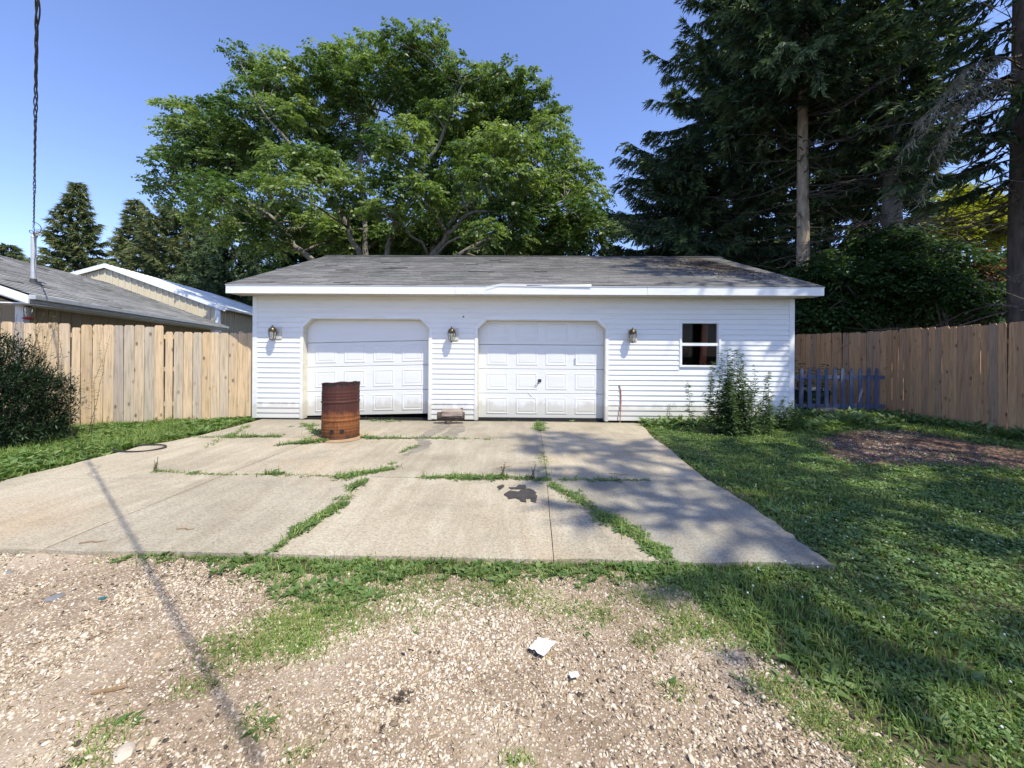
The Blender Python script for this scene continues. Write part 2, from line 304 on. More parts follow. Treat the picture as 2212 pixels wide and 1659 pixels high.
M['teal'] = mottled('teal_plastic', (0.01, 0.10, 0.11), (0.02, 0.14, 0.15), 12, 0.5)
M['stone_grey'] = mottled('grey_stone', (0.15, 0.15, 0.155), (0.24, 0.235, 0.23), 20, 0.85, 60, 0.003)
M['stone_pale'] = mottled('pale_stone', (0.42, 0.35, 0.27), (0.54, 0.46, 0.36), 20, 0.85, 60, 0.003)
M['stone_dull'] = mottled('dull_stone', (0.10, 0.095, 0.075), (0.18, 0.17, 0.135), 9, 0.95, 40, 0.006)
M['tub'] = mottled('dark_green_plastic', (0.015, 0.04, 0.035), (0.025, 0.055, 0.05), 5, 0.5)
M['terracotta'] = mottled('rusty_rod', (0.26, 0.10, 0.06), (0.4, 0.18, 0.11), 12, 0.8)
def glassmat():
    m, t, p, L = mat('window_glass'); p.inputs['Base Color'].default_value = (0.9, 0.93, 0.95, 1); p.inputs['Roughness'].default_value = 0.0
    p.inputs['Transmission Weight'].default_value = 1.0; p.inputs['IOR'].default_value = 1.15; return m
M['glass'] = glassmat()
def lampglass():
    m, t, p, L = mat('lamp_glass'); p.inputs['Base Color'].default_value = (0.75, 0.74, 0.66, 1); p.inputs['Roughness'].default_value = 0.1
    p.inputs['Transmission Weight'].default_value = 0.85; p.inputs['IOR'].default_value = 1.2; return m
M['lampglass'] = lampglass()
M['red'] = mottled('red_plastic', (0.4, 0.015, 0.015), (0.5, 0.03, 0.03), 5, 0.3)
# ================================================================== SETTING
GZ = -0.035                                                    # soil lies a little under the slab
g = MB(); S = 900
g.add([(-S, -S, GZ), (S, -S, GZ), (S, S, GZ), (-S, S, GZ)], [(0, 1, 2, 3)])
g.build('ground', M['soil'], kind='structure')
def sheet(name, poly, z, m, jit=0.03, sub=0.12, th=0.0, **k):
    pts = []
    for i, a in enumerate(poly):
        b = poly[(i+1) % len(poly)]; a = Vector(a[:2]); b = Vector(b[:2]); n = max(1, min(60, int((b-a).length / sub)))
        for q in range(n): pts.append(a.lerp(b, q / n) + Vector((random.gauss(0, jit), random.gauss(0, jit))))
    bm = bmesh.new(); vs = [bm.verts.new((p.x, p.y, z)) for p in pts]; f = bm.faces.new(vs)
    bmesh.ops.triangulate(bm, faces=[f]); bmesh.ops.recalc_face_normals(bm, faces=bm.faces)
    me = bpy.data.meshes.new(name); bm.to_mesh(me); bm.free()
    if me.polygons and me.polygons[0].normal.z < 0: me.flip_normals()
    me.materials.append(m); o = bpy.data.objects.new(name, me); C.objects.link(o); return props(o, **k)
gp = lambda L, z=GZ: [tuple(G(u, v, z)[:2]) for u, v in L]
LOT = gp([(-260, 1193), (240, 1196), (520, 1214), (600, 1235), (700, 1240), (850, 1238), (1200, 1235), (1400, 1240), (1490, 1285), (1560, 1350), (1660, 1420), (1800, 1515), (1900, 1580), (1985, 1659)]) + [(1.6, 0.9), (2.4, -1.5), (4, -9), (-14, -9), (-14, 2.7)]
sheet('gravel_lot', LOT, GZ + 0.006, M['lot'], kind='structure')
MUL = gp([(1760, 950), (1850, 930), (1960, 930), (2080, 955), (2230, 975), (2300, 985), (2300, 1030), (2212, 1015), (2000, 1005), (1850, 1005), (1780, 985)])
sheet('mulch_bed', MUL, GZ + 0.008, M['mulch'], .09, .3, kind='structure')
# concrete drive: slabs cut along joints and cracks
def poly_line(pts, n=5, j=0.018):
    out = []; w_ = [Vector(G(*p)[:2]) for p in pts]
    for i in range(len(w_) - 1):
        for q in range(n): out.append(w_[i].lerp(w_[i+1], q / n) + (Vector((random.gauss(0, j), random.gauss(0, j))) if q or i else Vector((0, 0))))
    return out + [w_[-1]]
nd = dict(F0=(-330, 1190), F1=(92, 1187), F2=(590, 1195), F3=(1196, 1208), F4=(1440, 1212), F5=(1805, 1222),
          M0=(15, 1036), M1=(478, 1028), M2=(800, 1030), M3=(1181, 1035), M4=(1528, 1037),
          B0=(405, 946), B1=(690, 947), B2=(905, 947), B3=(1170, 947), B4=(1416, 950),
          W0=(566, 905), W2=(940, 909), W3=(1166, 911), W4=(1382, 914))
ed = {}
def E(a, b, mid=(), j=0.006):
    ed[(a, b)] = poly_line([nd[a], *mid, nd[b]], j=j)
E('F0','F1'); E('F1','F2', j=.008); E('F2','F3', j=.008); E('F3','F4', j=.008); E('F4','F5', j=.008)
E('M0','M1', j=.01); E('M1','M2', j=.01); E('M2','M3', j=.01); E('M3','M4', j=.01)
E('B0','B1', j=.01); E('B1','B2', j=.01); E('B2','B3', j=.01); E('B3','B4', j=.01)
E('W0','W2', j=0); E('W2','W3', j=0); E('W3','W4', j=0)
E('F0','M0', j=.02); E('M0','B0', [(150, 1004), (290, 968)], j=.02); E('B0','W0', [(470, 930)], j=.02)
E('F1','M1'); E('M1','B1', [(620, 972)])
E('F2','M2', [(640, 1152), (700, 1112), (742, 1086), (762, 1050)], j=.016); E('M2','B2', [(848, 1004), (878, 972)], j=.016); E('B2','W2')
E('F3','M3', j=.003); E('M3','B3', j=.004); E('B3','W3', j=.004)
E('F4','M3', [(1300, 1112), (1230, 1066)], j=.012)
E('F5','M4', [(1742, 1180), (1671, 1126), (1599, 1076), (1550, 1048)], j=.009); E('M4','B4', [(1440, 965)], j=.009); E('B4','W4', j=.009)
def path(a, b): return ed[(a, b)] if (a, b) in ed else ed[(b, a)][::-1]
drive = empty('driveway', kind='structure')
JD = gp([(-330, 1186), (92, 1184), (590, 1192), (1196, 1204), (1440, 1208), (1790, 1216), (1490, 1036), (1372, 915), (575, 906), (420, 948), (40, 1040)], -.012)
sheet('joint_dirt', JD, -.014, M['mulch'], 0, .3).parent = drive
for loop in (['F0','F1','M1','M0'], ['F1','F2','M2','M1'], ['F2','F3','M3','M2'], ['F3','F4','M3'], ['F4','F5','M4','M3'],
             ['M0','M1','B1','B0'], ['M1','M2','B2','B1'], ['M2','M3','B3','B2'], ['M3','M4','B4','B3'],
             ['B0','B1','B2','W2','W0'], ['B2','B3','W3','W2'], ['B3','B4','W4','W3']):
    pts = []
    for i, a in enumerate(loop): pts += path(a, loop[(i+1) % len(loop)])[:-1]
    n = len(pts); off = []
    for i in range(n):
        d = (pts[(i+1) % n] - pts[i-1]).normalized(); off.append(pts[i] + Vector((-d.y, d.x)) * (0.0015 + random.random() * 0.003))
    bm = bmesh.new(); tz = random.uniform(-0.004, 0.003)
    top = [bm.verts.new((p.x, p.y, tz)) for p in off]; bot = [bm.verts.new((p.x, p.y, -0.12)) for p in pts]
    f = bm.faces.new(top)
    for i in range(n): bm.faces.new((bot[i], bot[(i+1) % n], top[(i+1) % n], top[i]))
    bmesh.ops.triangulate(bm, faces=[f]); bmesh.ops.recalc_face_normals(bm, faces=bm.faces)
    me = bpy.data.meshes.new('slab'); bm.to_mesh(me); bm.free(); me.materials.append(M['concrete_grey' if loop[0] == 'F4' else 'concrete'])
    inst('slab', me, drive)
# ================================================================== GARAGE
gar = empty('garage', (0, D0, 0), -TH, label='white clapboard two-door garage with grey shingle gable roof behind the concrete drive', cat='garage')
GL, GR = W(549, 780)[0], W(1712, 780)[0]
GH, DEP = 2.585, 7.3                                           # soffit height, depth
d1 = dict(l=W(655, 800)[0], r=W(927.5, 800)[0], t=W(790, 688)[1], c=0.19)
d2 = dict(l=W(1031, 800)[0], r=W(1308, 800)[0], t=W(1170, 691)[1], c=0.19)
wl, wt = W(1467, 694); wr, wb = W(1556, 794)
def opening(d, z):
    e = max(0, d['c'] - (d['t'] - z)); return d['l'] + e, d['r'] - e
wallm = MB(); T = 0.13                                          # sheathing
def wbox(x0, x1, z0, z1): wallm.box(x0, x1, 0, T, z0, z1)
HT = max(d1['t'], d2['t'])
wbox(GL, d1['l'], 0.0, d1['t']); wbox(d1['r'], d2['l'], 0.0, HT); wbox(GL, d2['l'], d1['t'], GH) if False else None
wbox(d2['r'], wl, 0.05, d2['t']); wbox(wr, GR, 0.05, d2['t']); wbox(wl, wr, 0.05, wb); wbox(wl, wr, wt, d2['t']) if wt < d2['t'] else None
wbox(GL, d1['r'], d1['t'] + .001, GH); wbox(d1['r'], d2['l'], HT + .001, GH); wbox(d2['l'], GR, d2['t'] + .001, GH)
for d in (d1, d2):
    for s, x in ((1, d['l']), (-1, d['r'])):
        wallm.prism([(x - s*.001, 0, d['t'] - d['c']), (x + s*d['c'], 0, d['t']), (x - s*.001, 0, d['t'])], (0, T, 0))
wallm.box(GL, GL + T, T, DEP, 0, GH).box(GR - T, GR, T, DEP, 0, GH).box(GL, GR, DEP, DEP + T, 0, GH)
wallm.build('wall', M['siding'], gar)
fin = MB().box(GL + T, GR - T, T, DEP, -.05, 0.01); fin.build('floor', M['dark_inside'], gar)  # floor coloured near black so the room looks unlit
ins = MB().box(GL + T + .01, GR - T - .01, 1.9, 1.95, .012, 2.5); ins.box(d2['r'] + .3, d2['r'] + .33, T + .08, 1.9, .012, 2.5).box(GR - T - .05, GR - T - .01, T, 1.9, .012, 2.5).build('shade_lining', M['dark_inside'], gar)  # dark walls added so the room behind the window looks unlit
# clapboards
EXP = 0.1062
def clap(xlb, xlt, xrb, xrt, z):
    y = lambda d: -d
    pr = [(0.002, 0), (0.021, 0), (0.0215, 0.012), (0.005, EXP + .004), (0.002, EXP + .004)]
    vs = []
    for (b, t_) in ((xlb, xlt), (xrb, xrt)):
        for d, h in pr: vs.append((b + (t_ - b) * h / EXP, -d, z + h))
    n = len(pr)
    MB().add(vs, [tuple(range(n)), tuple(range(n, 2*n))[::-1]] + [(i, n+i, n+(i+1) % n, (i+1) % n) for i in range(n)]).build('siding_board', M['siding'], gar)
zz = 0.015; k = 0
while zz < GH - 0.02:
    z1 = zz + EXP; zm = zz + EXP / 2
    cuts = []
    for d in (d1, d2):
        if zm < d['t']:
            a0, b0 = opening(d, min(zz, d['t'])); a1, b1 = opening(d, min(z1, d['t'])); cuts.append((a0, a1, b0, b1))
    if wb - .01 < zm < wt: cuts.append((wl, wl, wr, wr))
    rend = GR if zz > 0.30 else GR - (1.0 if zz < .11 else .62)
    xs = [(GL + .07, GL + .07)]; 
    for a0, a1, b0, b1 in cuts:
        clap(xs[-1][0], xs[-1][1], a0, a1, zz); xs.append((b0, b1))
    clap(xs[-1][0], xs[-1][1], rend - .07, rend - .07, zz)
    zz = z1; k += 1
MB().box(GL - .022, GL + .075, -.024, .0, 0.01, GH - .005).box(GL - .022, GL - .0, 0, .09, .01, GH - .005).build('corner_trim', M['trim'], gar)
MB().box(GR - .085, GR + .022, -.024, .0, 0.30, GH - .005).box(GR, GR + .022, 0, .09, .3, GH - .005).build('corner_trim', M['trim'], gar)
MB().box(GR - 1.05, GR - .2, -.008, -.001, -.06, .32).build('foundation', M['trim'], gar)
MB().box(GR - .2, GR + .0, -.006, -.001, -.06, .3).box(GR + .001, GR + .012, 0, DEP, -.06, .28).build('foundation_block', M['block'], gar)
for sx, x in ((-1, GL), (1, GR)):                               # gable side cladding, joined courses
    m_ = MB(); z = .3
    while z < 4.2:
        half = min(1, (4.3 - z) / (4.3 - GH)) if z > GH else 1
        yc = 3.66; y0 = max(.09, yc - (yc + .02) * half); y1 = min(DEP, yc + (DEP - yc) * half)
        if z > GH: y0 = yc - (yc - .05) * half
        x0 = x + sx * .012
        m_.add([(x0 + sx*.012, y0, z), (x0 + sx*.012, y1, z), (x0, y1, z + EXP), (x0, y0, z + EXP), (x0, y0, z), (x0, y1, z)], [(0, 1, 2, 3), (0, 4, 5, 1)]); z += EXP
    m_.build('side_cladding', M['siding'], gar, kind='stuff')
for x in (GL + .02, GR - .08):
    MB().prism([(x, 0.05, GH), (x, DEP - .02, GH), (x, 3.66, 4.22)], (.06, 0, 0)).build('gable_wall', M['siding'], gar)
# roof
EL, ER, OV = W(549, 780)[0] - 0.285, W(1712, 780)[0] + 0.30, 0.42
RY, RZ, EZ = 3.66, 4.37, 2.765
sl_ = Vector((0, RY + OV, RZ - EZ)); SLN = sl_.length; sl_n = sl_.normalized(); nrm = Vector((0, -sl_n.z, sl_n.y))
deck = MB()
a = Vector((EL + .02, -OV + .02, EZ - .035)); b = Vector((EL + .02, RY, RZ - .03)); c_ = Vector((EL + .02, 2*RY + OV, EZ - .035))
deck.prism([a, b, c_, c_ + Vector((0, 0, -.09)), b + Vector((0, 0, -.09)), a + Vector((0, 0, -.09))], (ER - EL - .04, 0, 0))
deck.build('roof_deck', M['dark_inside'], gar)
def shingle_slope(name, m, parent, o, ux, us, un, length, slope, rows, tabw, gap=.006, lift=.015, miss=0.0, seed=1):
    rs = np.random.RandomState(seed); V = []; rnd = []
    o, ux, us, un = map(np.array, (o, ux, us, un)); h = slope / rows
    for r in range(rows):
        x = -rs.rand() * tabw; br = rs.rand() * .45
        while x < length:
            x0, x1 = max(0, x), min(length, x + tabw - gap); x += tabw
            if x1 - x0 < .02 or rs.rand() < miss: continue
            s0 = r * h - .012 + rs.normal(0, .003); s1 = (r + 1) * h + .02; l = lift * (0.75 + rs.rand() * .5) * (1.7 if rs.rand() < .02 else 1)
            A = [o + ux*x0 + us*s0 + un*l, o + ux*x1 + us*s0 + un*l, o + ux*x1 + us*s1 + un*.002, o + ux*x0 + us*s1 + un*.002, o + ux*x0 + us*s0 - un*.004, o + ux*x1 + us*s0 - un*.004]
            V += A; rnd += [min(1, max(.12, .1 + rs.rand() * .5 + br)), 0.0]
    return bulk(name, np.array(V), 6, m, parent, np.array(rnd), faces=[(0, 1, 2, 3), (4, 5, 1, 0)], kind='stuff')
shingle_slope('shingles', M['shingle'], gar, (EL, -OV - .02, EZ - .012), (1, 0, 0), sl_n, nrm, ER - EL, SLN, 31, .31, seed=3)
bs = Vector((0, -(RY + OV), RZ - EZ)).normalized()
MB().prism([(EL, RY + .02, RZ), (EL, 2*RY + OV + .02, EZ), (EL, 2*RY + OV + .02, EZ - .03), (EL, RY + .02, RZ - .03)], (ER - EL, 0, 0)).build('rear_roof_slope', M['shingle'], gar)
rc = MB(); x = EL
while x < ER - .1:
    z = RZ + .012 + random.uniform(-.004, .006)
    rc.prism([(x, RY - .17, z - .055), (x, RY, z + .016), (x, RY + .17, z - .055), (x, RY + .17, z - .075), (x, RY, z - .008), (x, RY - .17, z - .075)], (.315, 0, 0)); x += .3
rc.build('ridge_cap', M['shingle'], gar, kind='stuff')
for (xa, sa, ln, tw) in ((W(760, 590)[0]-.2, 2.9, .5, .02), (-3.2, 1.9, .55, .1), (W(1000, 590)[0], 1.5, .6, -.03)):      # lifted shingles
    o_ = Vector((xa, -OV, EZ)) + sl_n * sa + nrm * .012
    MB().prism([o_, o_ + Vector((ln, 0, 0)) + sl_n * tw, o_ + Vector((ln, 0, 0)) + sl_n * (.13 + tw), o_ + sl_n * .13], nrm * .008).build('loose_shingle', M['shingle_b'], gar)
# fascia in lengths, drip edge, bent strip
FZ0, FZ1 = GH + .0, EZ - .03
fx = [EL, W(985, 620)[0] * .96, W(1395, 620)[0] * .96, ER]
for i in range(3):
    MB().box(fx[i] + (.002 if i else 0), fx[i+1] - .002, -OV - .022, -OV, FZ0 - .012 + i*.002, FZ1 + i*.001).build('fascia_board', M['trim'], gar, bevel=.003)
for x in (EL, ER - .02):
    MB().prism([(x, -OV, FZ0), (x, -OV, FZ1), (x, RY, RZ - .035), (x, RY, RZ - .2), (x, -OV + .35, FZ0)], (.02, 0, 0)).build('rake_board', M['trim'], gar)
MB().box(EL - .004, ER + .004, -OV - .034, -OV + .03, EZ - .028, EZ - .02).build('drip_edge', M['trim'], gar)
x0, x1 = W(1048, 620)[0]*.96, W(1275, 620)[0]*.96
MB().add([(x0, -OV - .028, FZ0 + .06), (x0 + .3, -OV - .03, EZ - .03), (x1, -OV - .05, EZ - .028), (x1, -OV - .03, EZ + .012), (x0 + .32, -OV - .04, EZ + .02), (x0 + .05, -OV - .03, EZ - .03)],
         [(0, 1, 5), (1, 2, 3, 4), (1, 4, 5)]).build('bent_flashing', M['trim'], gar)
sf = MB(); x = EL + .03
while x < ER - .09:
    sf.box(x, x + .068, -OV, .0, GH - .001, GH + .012); sf.box(x + .068, x + .1, -OV, .0, GH + .0085, GH + .016); x += .1
sf.build('soffit', M['soffit'], gar)
# doors
def garage_door(d, tilt, flat_top, handle):
    root = empty('garage_door', (0, 0, 0), 0, gar)
    Y0 = 0.135; w_ = d['r'] - d['l']; h_ = d['t'] - .03; hs = h_ / 4
    sh = lambda x, z: z + tilt * (x - d['l']) / w_
    for i in range(4):
        z0, z1 = .03 + i*hs + .004, .03 + (i+1)*hs - .004
        xa, xb = d['l'] - .03, d['r'] + .03
        m_ = MB(); m_.add([(xa, Y0, sh(xa, z0)), (xb, Y0, sh(xb, z0)), (xb, Y0 + .04, sh(xb, z0)), (xa, Y0 + .04, sh(xa, z0)),
                           (xa, Y0, sh(xa, z1)), (xb, Y0, sh(xb, z1)), (xb, Y0 + .04, sh(xb, z1)), (xa, Y0 + .04, sh(xa, z1))],
                          [(3,2,1,0),(4,5,6,7),(0,1,5,4),(1,2,6,5),(2,3,7,6),(3,0,4,7)])
        m_.build('door_section', M['door'], root, bevel=.006)
        if i == 3 and flat_top: continue
        for q in range(4):
            pw = .46; cx = d['l'] + w_ * (.155 + .2333 * q) ; p0, p1 = cx - pw/2, cx + pw/2; a0, a1 = z0 + .075, z1 - .07
            b_ = MB(); y = Y0 - .001
            def ringv(e, dy): return [(p0 + e, y + dy, sh(p0 + e, a0 + e)), (p1 - e, y + dy, sh(p1 - e, a0 + e)), (p1 - e, y + dy, sh(p1 - e, a1 - e)), (p0 + e, y + dy, sh(p0 + e, a1 - e))]
            lv = [(0, 0), (.016, -.007), (.03, -.007), (.044, -.0015), (.05, -.0015), (.075, -.006)]
            vs = []; fs = []
            for e, dy in lv: vs += ringv(e, dy)
            for r in range(len(lv) - 1): fs += [(r*4+j, r*4+(j+1) % 4, r*4+4+(j+1) % 4, r*4+4+j) for j in range(4)]
            n = len(lv)*4 - 4; fs.append((n, n+1, n+2, n+3)); b_.add(vs, fs).build('panel', M['door'], root)
    if handle:
        hx, hz = W(1165, 826); o = MB(); o.tube([(hx - .02, Y0 - .03, hz + .03), (hx + .05, Y0 - .035, hz + .045)], .008).tube([(hx + .015, Y0, hz + .03), (hx + .015, Y0 - .035, hz + .038)], .012)
        o.box(hx - .02, hx + .05, Y0 - .012, Y0 - .001, hz + .0, hz + .06)
        o.tube([(hx + .01, Y0 - .03, hz + .03), (hx - .03, Y0 - .03, hz - .06), (hx - .09, Y0 - .02, hz - .075)], .006)
        o.build('handle', M['dark'], root)
        MB().box(W(1243, 780)[0], W(1243, 780)[0] + .03, Y0 - .02, Y0 - .001, W(1243, 786)[1], W(1243, 774)[1]).build('pull_bracket', M['galv'], root)
    MB().box(d['l'] + .01, d['r'] - .01, Y0 + .005, Y0 + .03, -.005, .026).build('bottom_seal', M['black_rubber'], root) if not tilt else None
    return root
garage_door(d1, .075, True, False); garage_door(d2, .0, False, True)
for d in (d1, d2):                                             # jambs and casing following the chamfered opening
    for nm, m_, wo, wi, y0, y1 in (('door_casing', M['trim'], .055, .0, -.03, .0), ('door_jamb', M['jamb'], .0, .018, -.026, .13)):
        mm = MB(); pts = [(d['l'], 0), (d['l'], d['t'] - d['c']), (d['l'] + d['c'], d['t']), (d['r'] - d['c'], d['t']), (d['r'], d['t'] - d['c']), (d['r'], 0)]
        cx, cz = (d['l'] + d['r']) / 2, 0
        def offp(e):
            k_ = .414 * e
            return [(d['l'] - e, 0), (d['l'] - e, d['t'] - d['c'] + k_), (d['l'] + d['c'] - k_, d['t'] + e), (d['r'] - d['c'] + k_, d['t'] + e), (d['r'] + e, d['t'] - d['c'] + k_), (d['r'] + e, 0)]
        A, B = offp(wo), offp(-wi)
        for i in range(5):
            mm.add([(A[i][0], y0, A[i][1]), (A[i+1][0], y0, A[i+1][1]), (B[i+1][0], y0, B[i+1][1]), (B[i][0], y0, B[i][1]),
                    (A[i][0], y1, A[i][1]), (A[i+1][0], y1, A[i+1][1]), (B[i+1][0], y1, B[i+1][1]), (B[i][0], y1, B[i][1])],
                   [(0,1,2,3),(4,7,6,5),(0,4,5,1),(3,2,6,7)] + ([(0,3,7,4)] if i == 0 else []) + ([(1,5,6,2)] if i == 4 else []))
        mm.build(nm, m_, gar)
# dent crease on the right door
hx, hz = W(1145, 855); MB().tube([(hx - .03, .133, hz + .06), (hx + .02, .13, hz), (hx + .10, .132, hz - .07), (hx + .13, .134, hz - .13)], [.004, .009, .008, .003], 5).build('dent_crease', M['door'], gar)
# window
win = empty('window', (0, 0, 0), 0, gar)
fr = MB(); e = .045
fr.box(wl, wr, -.03, .06, wt - e, wt).box(wl, wr, -.03, .06, wb, wb + e).box(wl, wl + e, -.03, .06, wb + e, wt - e).box(wr - e, wr, -.03, .06, wb + e, wt - e)
fr.build('window_frame', M['trim'], win, bevel=.004)
zm = W(1510, 744)[1]; xa, xb, za, zb = wl + e, wr - e, wb + e, wt - e
MB().box(xa, xb, -.012, .03, zm - .03, zm + .03).build('sash_rail', M['trim'], win)
for nm, z0, z1, yy in (('window_pane', za, zm - .03, .01), ('window_pane', zm + .03, zb, .03)):
    MB().box(xa, xb, yy, yy + .005, z0, z1).build(nm, M['glass'], win)
sr = MB()
for x0, x1, z0, z1 in ((xa, xa + .02, za, zb), (xb - .02, xb, za, zb)): sr.box(x0 + .001, x1 - .001, -.008, .05, z0, z1)
sr.build('sash_stile', M['trim'], win)
# lamps
def lamp(u, v, rz):
    x, z = W(u, v); r = empty('wall_lamp', (x, 0, z), 0, gar)
    MB().box(-.06, .125, -.036, -.012, -.13, .13).build('mounting_block', M['trim'], r, bevel=.004)
    o = -.14
    MB().tube([(0, -.03, .0), (0, -.08, .06), (0, o, .105)], .012).lathe([(.001, .0), (.05, .0), (.05, .02), (.0, .02)], (0, -.03, 0), 12).build('arm', M['brass'], r)
    MB().lathe([(.078, .02), (.082, .03), (.07, .075), (.05, .1), (.02, .12), (.012, .15), (.001, .155)], (0, o, 0), 20).build('lamp_cap', M['brass'], r, smooth=True)
    MB().lathe([(.07, .02), (.066, -.03), (.052, -.1), (.036, -.15)], (0, o, 0), 16).build('lamp_glass', M['lampglass'], r, smooth=True)
    b_ = MB()
    for q in range(6):
        a = q * math.pi / 3 + .3; f_ = lambda R, h: (R*math.cos(a), o + R*math.sin(a), h); b_.tube([f_(.078, .025), f_(.075, -.03), f_(.06, -.1), f_(.042, -.152)], .005, 5)
    b_.lathe([(.001, -.175), (.02, -.165), (.044, -.152), (.042, -.146), (.001, -.146)], (0, o, 0), 14).build('lamp_cage', M['brass'], r)
    MB().tube([(0, o, -.14), (0, o, -.02)], .012, 8).lathe([(.001, -.02), (.025, .0), (.024, .03), (.001, .05)], (0, o, -.03), 10).build('bulb', M['paper'], r)
lamp(597.6, 719, 0); lamp(978, 722, 0); lamp(1362, 724, 0)
MB().box(W(1000, 686)[0], W(1000, 686)[0] + .03, -.03, -.012, W(1000, 686)[1], W(1000, 686)[1] + .03).build('cable_clip', M['dark'], gar)
# roof litter under the spruces
N = 2600; xx = RS.rand(N); ss = np.clip(RS.normal(.62, .2, N), .02, 1); xr = ER - .1 - np.abs(RS.normal(0, 1.1, N)) - (ss) * .6
keep = xr > 2.6; xr, ss = xr[keep], ss[keep]; N = len(xr)
base = np.stack([xr, -OV + (RY + OV) * ss, EZ + (RZ - EZ) * ss + .012], 1); an = RS.rand(N) * 6.28
dx = np.stack([np.cos(an), np.sin(an) * sl_n.y, np.sin(an) * sl_n.z], 1) * (.03 + .05 * RS.rand(N))[:, None]; sd = np.cross(dx, np.array(nrm)) * .28
bulk('needle_litter', np.stack([base - sd, base + dx, base + sd, base - dx * .3 + np.array(nrm) * .01], 1), 4, M['litter'], gar, kind='stuff')
# ================================================================== FENCES
def board_mesh(w_, h, th, ear, m, warp=0.0):
    b = MB(); b.prism([(-w_/2, 0, 0), (w_/2, 0, 0), (w_/2, 0, h - ear), (w_/2 - ear*.75, 0, h), (-w_/2 + ear*.75, 0, h), (-w_/2, 0, h - ear)], (0, th, 0)); return b.mesh('board', m)
def board_fence(name, A, B, pitch, H, m, label, group=None, rails=True, heights=None, z0=0.0):
    A, B = Vector(A), Vector(B); d = (B - A); n = round(d.length / pitch); pitch = d.length / n; an = math.atan2(d.y, d.x)
    root = empty(name, (A.x, A.y, 0), an, label=label, cat='fence', group=group)
    var = [board_mesh(pitch - .004 - .003*i, H, .018, .03, m) for i in range(3)]
    for i in range(n):
        h = 1 + random.gauss(0, .004); dz = z0 + random.gauss(0, .006)
        if heights and i in heights: h, dz = heights[i][0], z0
        o = inst('board', random.choice(var), root, ((i + .5) * pitch + random.gauss(0, .002), random.gauss(0, .004), dz), (random.gauss(0, .005), random.gauss(0, .0018), random.gauss(0, .02)), (heights[i][1] if heights and i in heights else 1, 1, h))
    for z in (.3, 1.0, 1.65):
        MB().box(0, d.length, .026, .065, z, z + .085).build('rail', m, root)
    x = 0.1
    while x < d.length:
        MB().box(x, x + .09, .066, .156, -.05, H + .0 - .08).build('post', m, root); x += 2.4
    return root
FA = P(549, 800, 8.27); FA.z = 0; FB = G(273, 914); fd = (FB - FA).normalized(); FE = FA + fd * 5.2
nb = int(5.2 / .155)
# boards run from the far left to the garage so that their faces look at the drive
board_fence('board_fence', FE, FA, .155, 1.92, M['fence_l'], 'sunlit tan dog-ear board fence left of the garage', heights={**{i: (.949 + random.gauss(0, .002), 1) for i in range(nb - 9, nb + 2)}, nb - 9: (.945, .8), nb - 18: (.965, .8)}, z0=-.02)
RC = Vector((9.2, 9.45, 0))
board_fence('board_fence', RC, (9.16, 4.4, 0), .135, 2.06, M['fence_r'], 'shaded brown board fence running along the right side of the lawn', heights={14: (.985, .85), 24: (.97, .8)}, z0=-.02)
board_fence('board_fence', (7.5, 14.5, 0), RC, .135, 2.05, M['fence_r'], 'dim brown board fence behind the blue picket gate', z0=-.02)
pk = empty('picket_fence', (GR + .05, 9.35, 0), 0, label='blue painted picket fence closing the gap right of the garage', cat='picket fence')
pm = MB(); pm.prism([(-.048, 0, .02), (.048, 0, .02), (.048, 0, .93), (.034, 0, .955), (.05, 0, 1.0), (.035, 0, 1.06), (0, 0, 1.12), (-.035, 0, 1.06), (-.05, 0, 1.0), (-.034, 0, .955), (-.048, 0, .93)], (0, .02, 0))
pme = pm.mesh('picket', M['blue'])
px = .12
while px < 9.12 - GR - .1:
    inst('picket', pme, pk, (px, 0, random.gauss(0, .008)), (0, random.gauss(0, .008), 0)); px += .205 + random.gauss(0, .005)
for z in (.14, .84): MB().box(0, 9.1 - GR - .06, .022, .06, z, z + .085).build('rail', M['blue'], pk)
# ================================================================== HOUSE AND BARN AT LEFT
E1 = P(58, 634, 7.15); E2 = P(488, 705, 15.6); HZ = 2.44; E1.z = HZ; E2.z = HZ
hd = (E2 - E1); hd.z = 0; hl = hd.length; han = math.atan2(hd.y, hd.x)
# house axes: x along the eave, y to the left (up the roof)
ho = empty('house', (E1.x, E1.y, 0), han, label='low tan house with grey shingle roof behind the left fence', cat='house')
HW, HR = 3.87, 1.56
uS = Vector((0, HW, HR)).normalized(); nS = Vector((0, -HR, HW)).normalized()
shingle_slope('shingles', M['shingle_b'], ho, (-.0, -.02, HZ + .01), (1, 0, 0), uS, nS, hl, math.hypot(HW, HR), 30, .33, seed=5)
MB().prism([(.02, 0, HZ), (.02, HW, HZ + HR - .02), (.02, 2*HW, HZ), (.02, 2*HW, HZ - .1), (.02, HW, HZ + HR - .12), (.02, 0, HZ - .1)], (hl - .04, 0, 0)).build('roof', M['shingle_b'], ho)
MB().box(0, hl, -.12, -.02, HZ - .09, HZ - .0).box(0, hl, -.02, .03, HZ - .15, HZ - .012).build('gutter', M['galv'], ho, bevel=.01)
for x in (-.03, hl): MB().prism([(x, -.04, HZ - .02), (x, HW, HZ + HR + .0), (x, HW, HZ + HR - .17), (x, -.04, HZ - .17)], (.03, 0, 0)).build('rake_board', M['trim'], ho)
MB().prism([(0, .0, HZ - .16), (0, HW, HZ + HR - .18), (0, HW, HZ + HR - .2), (0, .0, HZ - .18)], (.55, 0, 0)).build('rake_soffit', M['trim'], ho)
MB().box(.02, hl, .03, .55, HZ - .17, HZ - .15).build('soffit', M['trim'], ho)
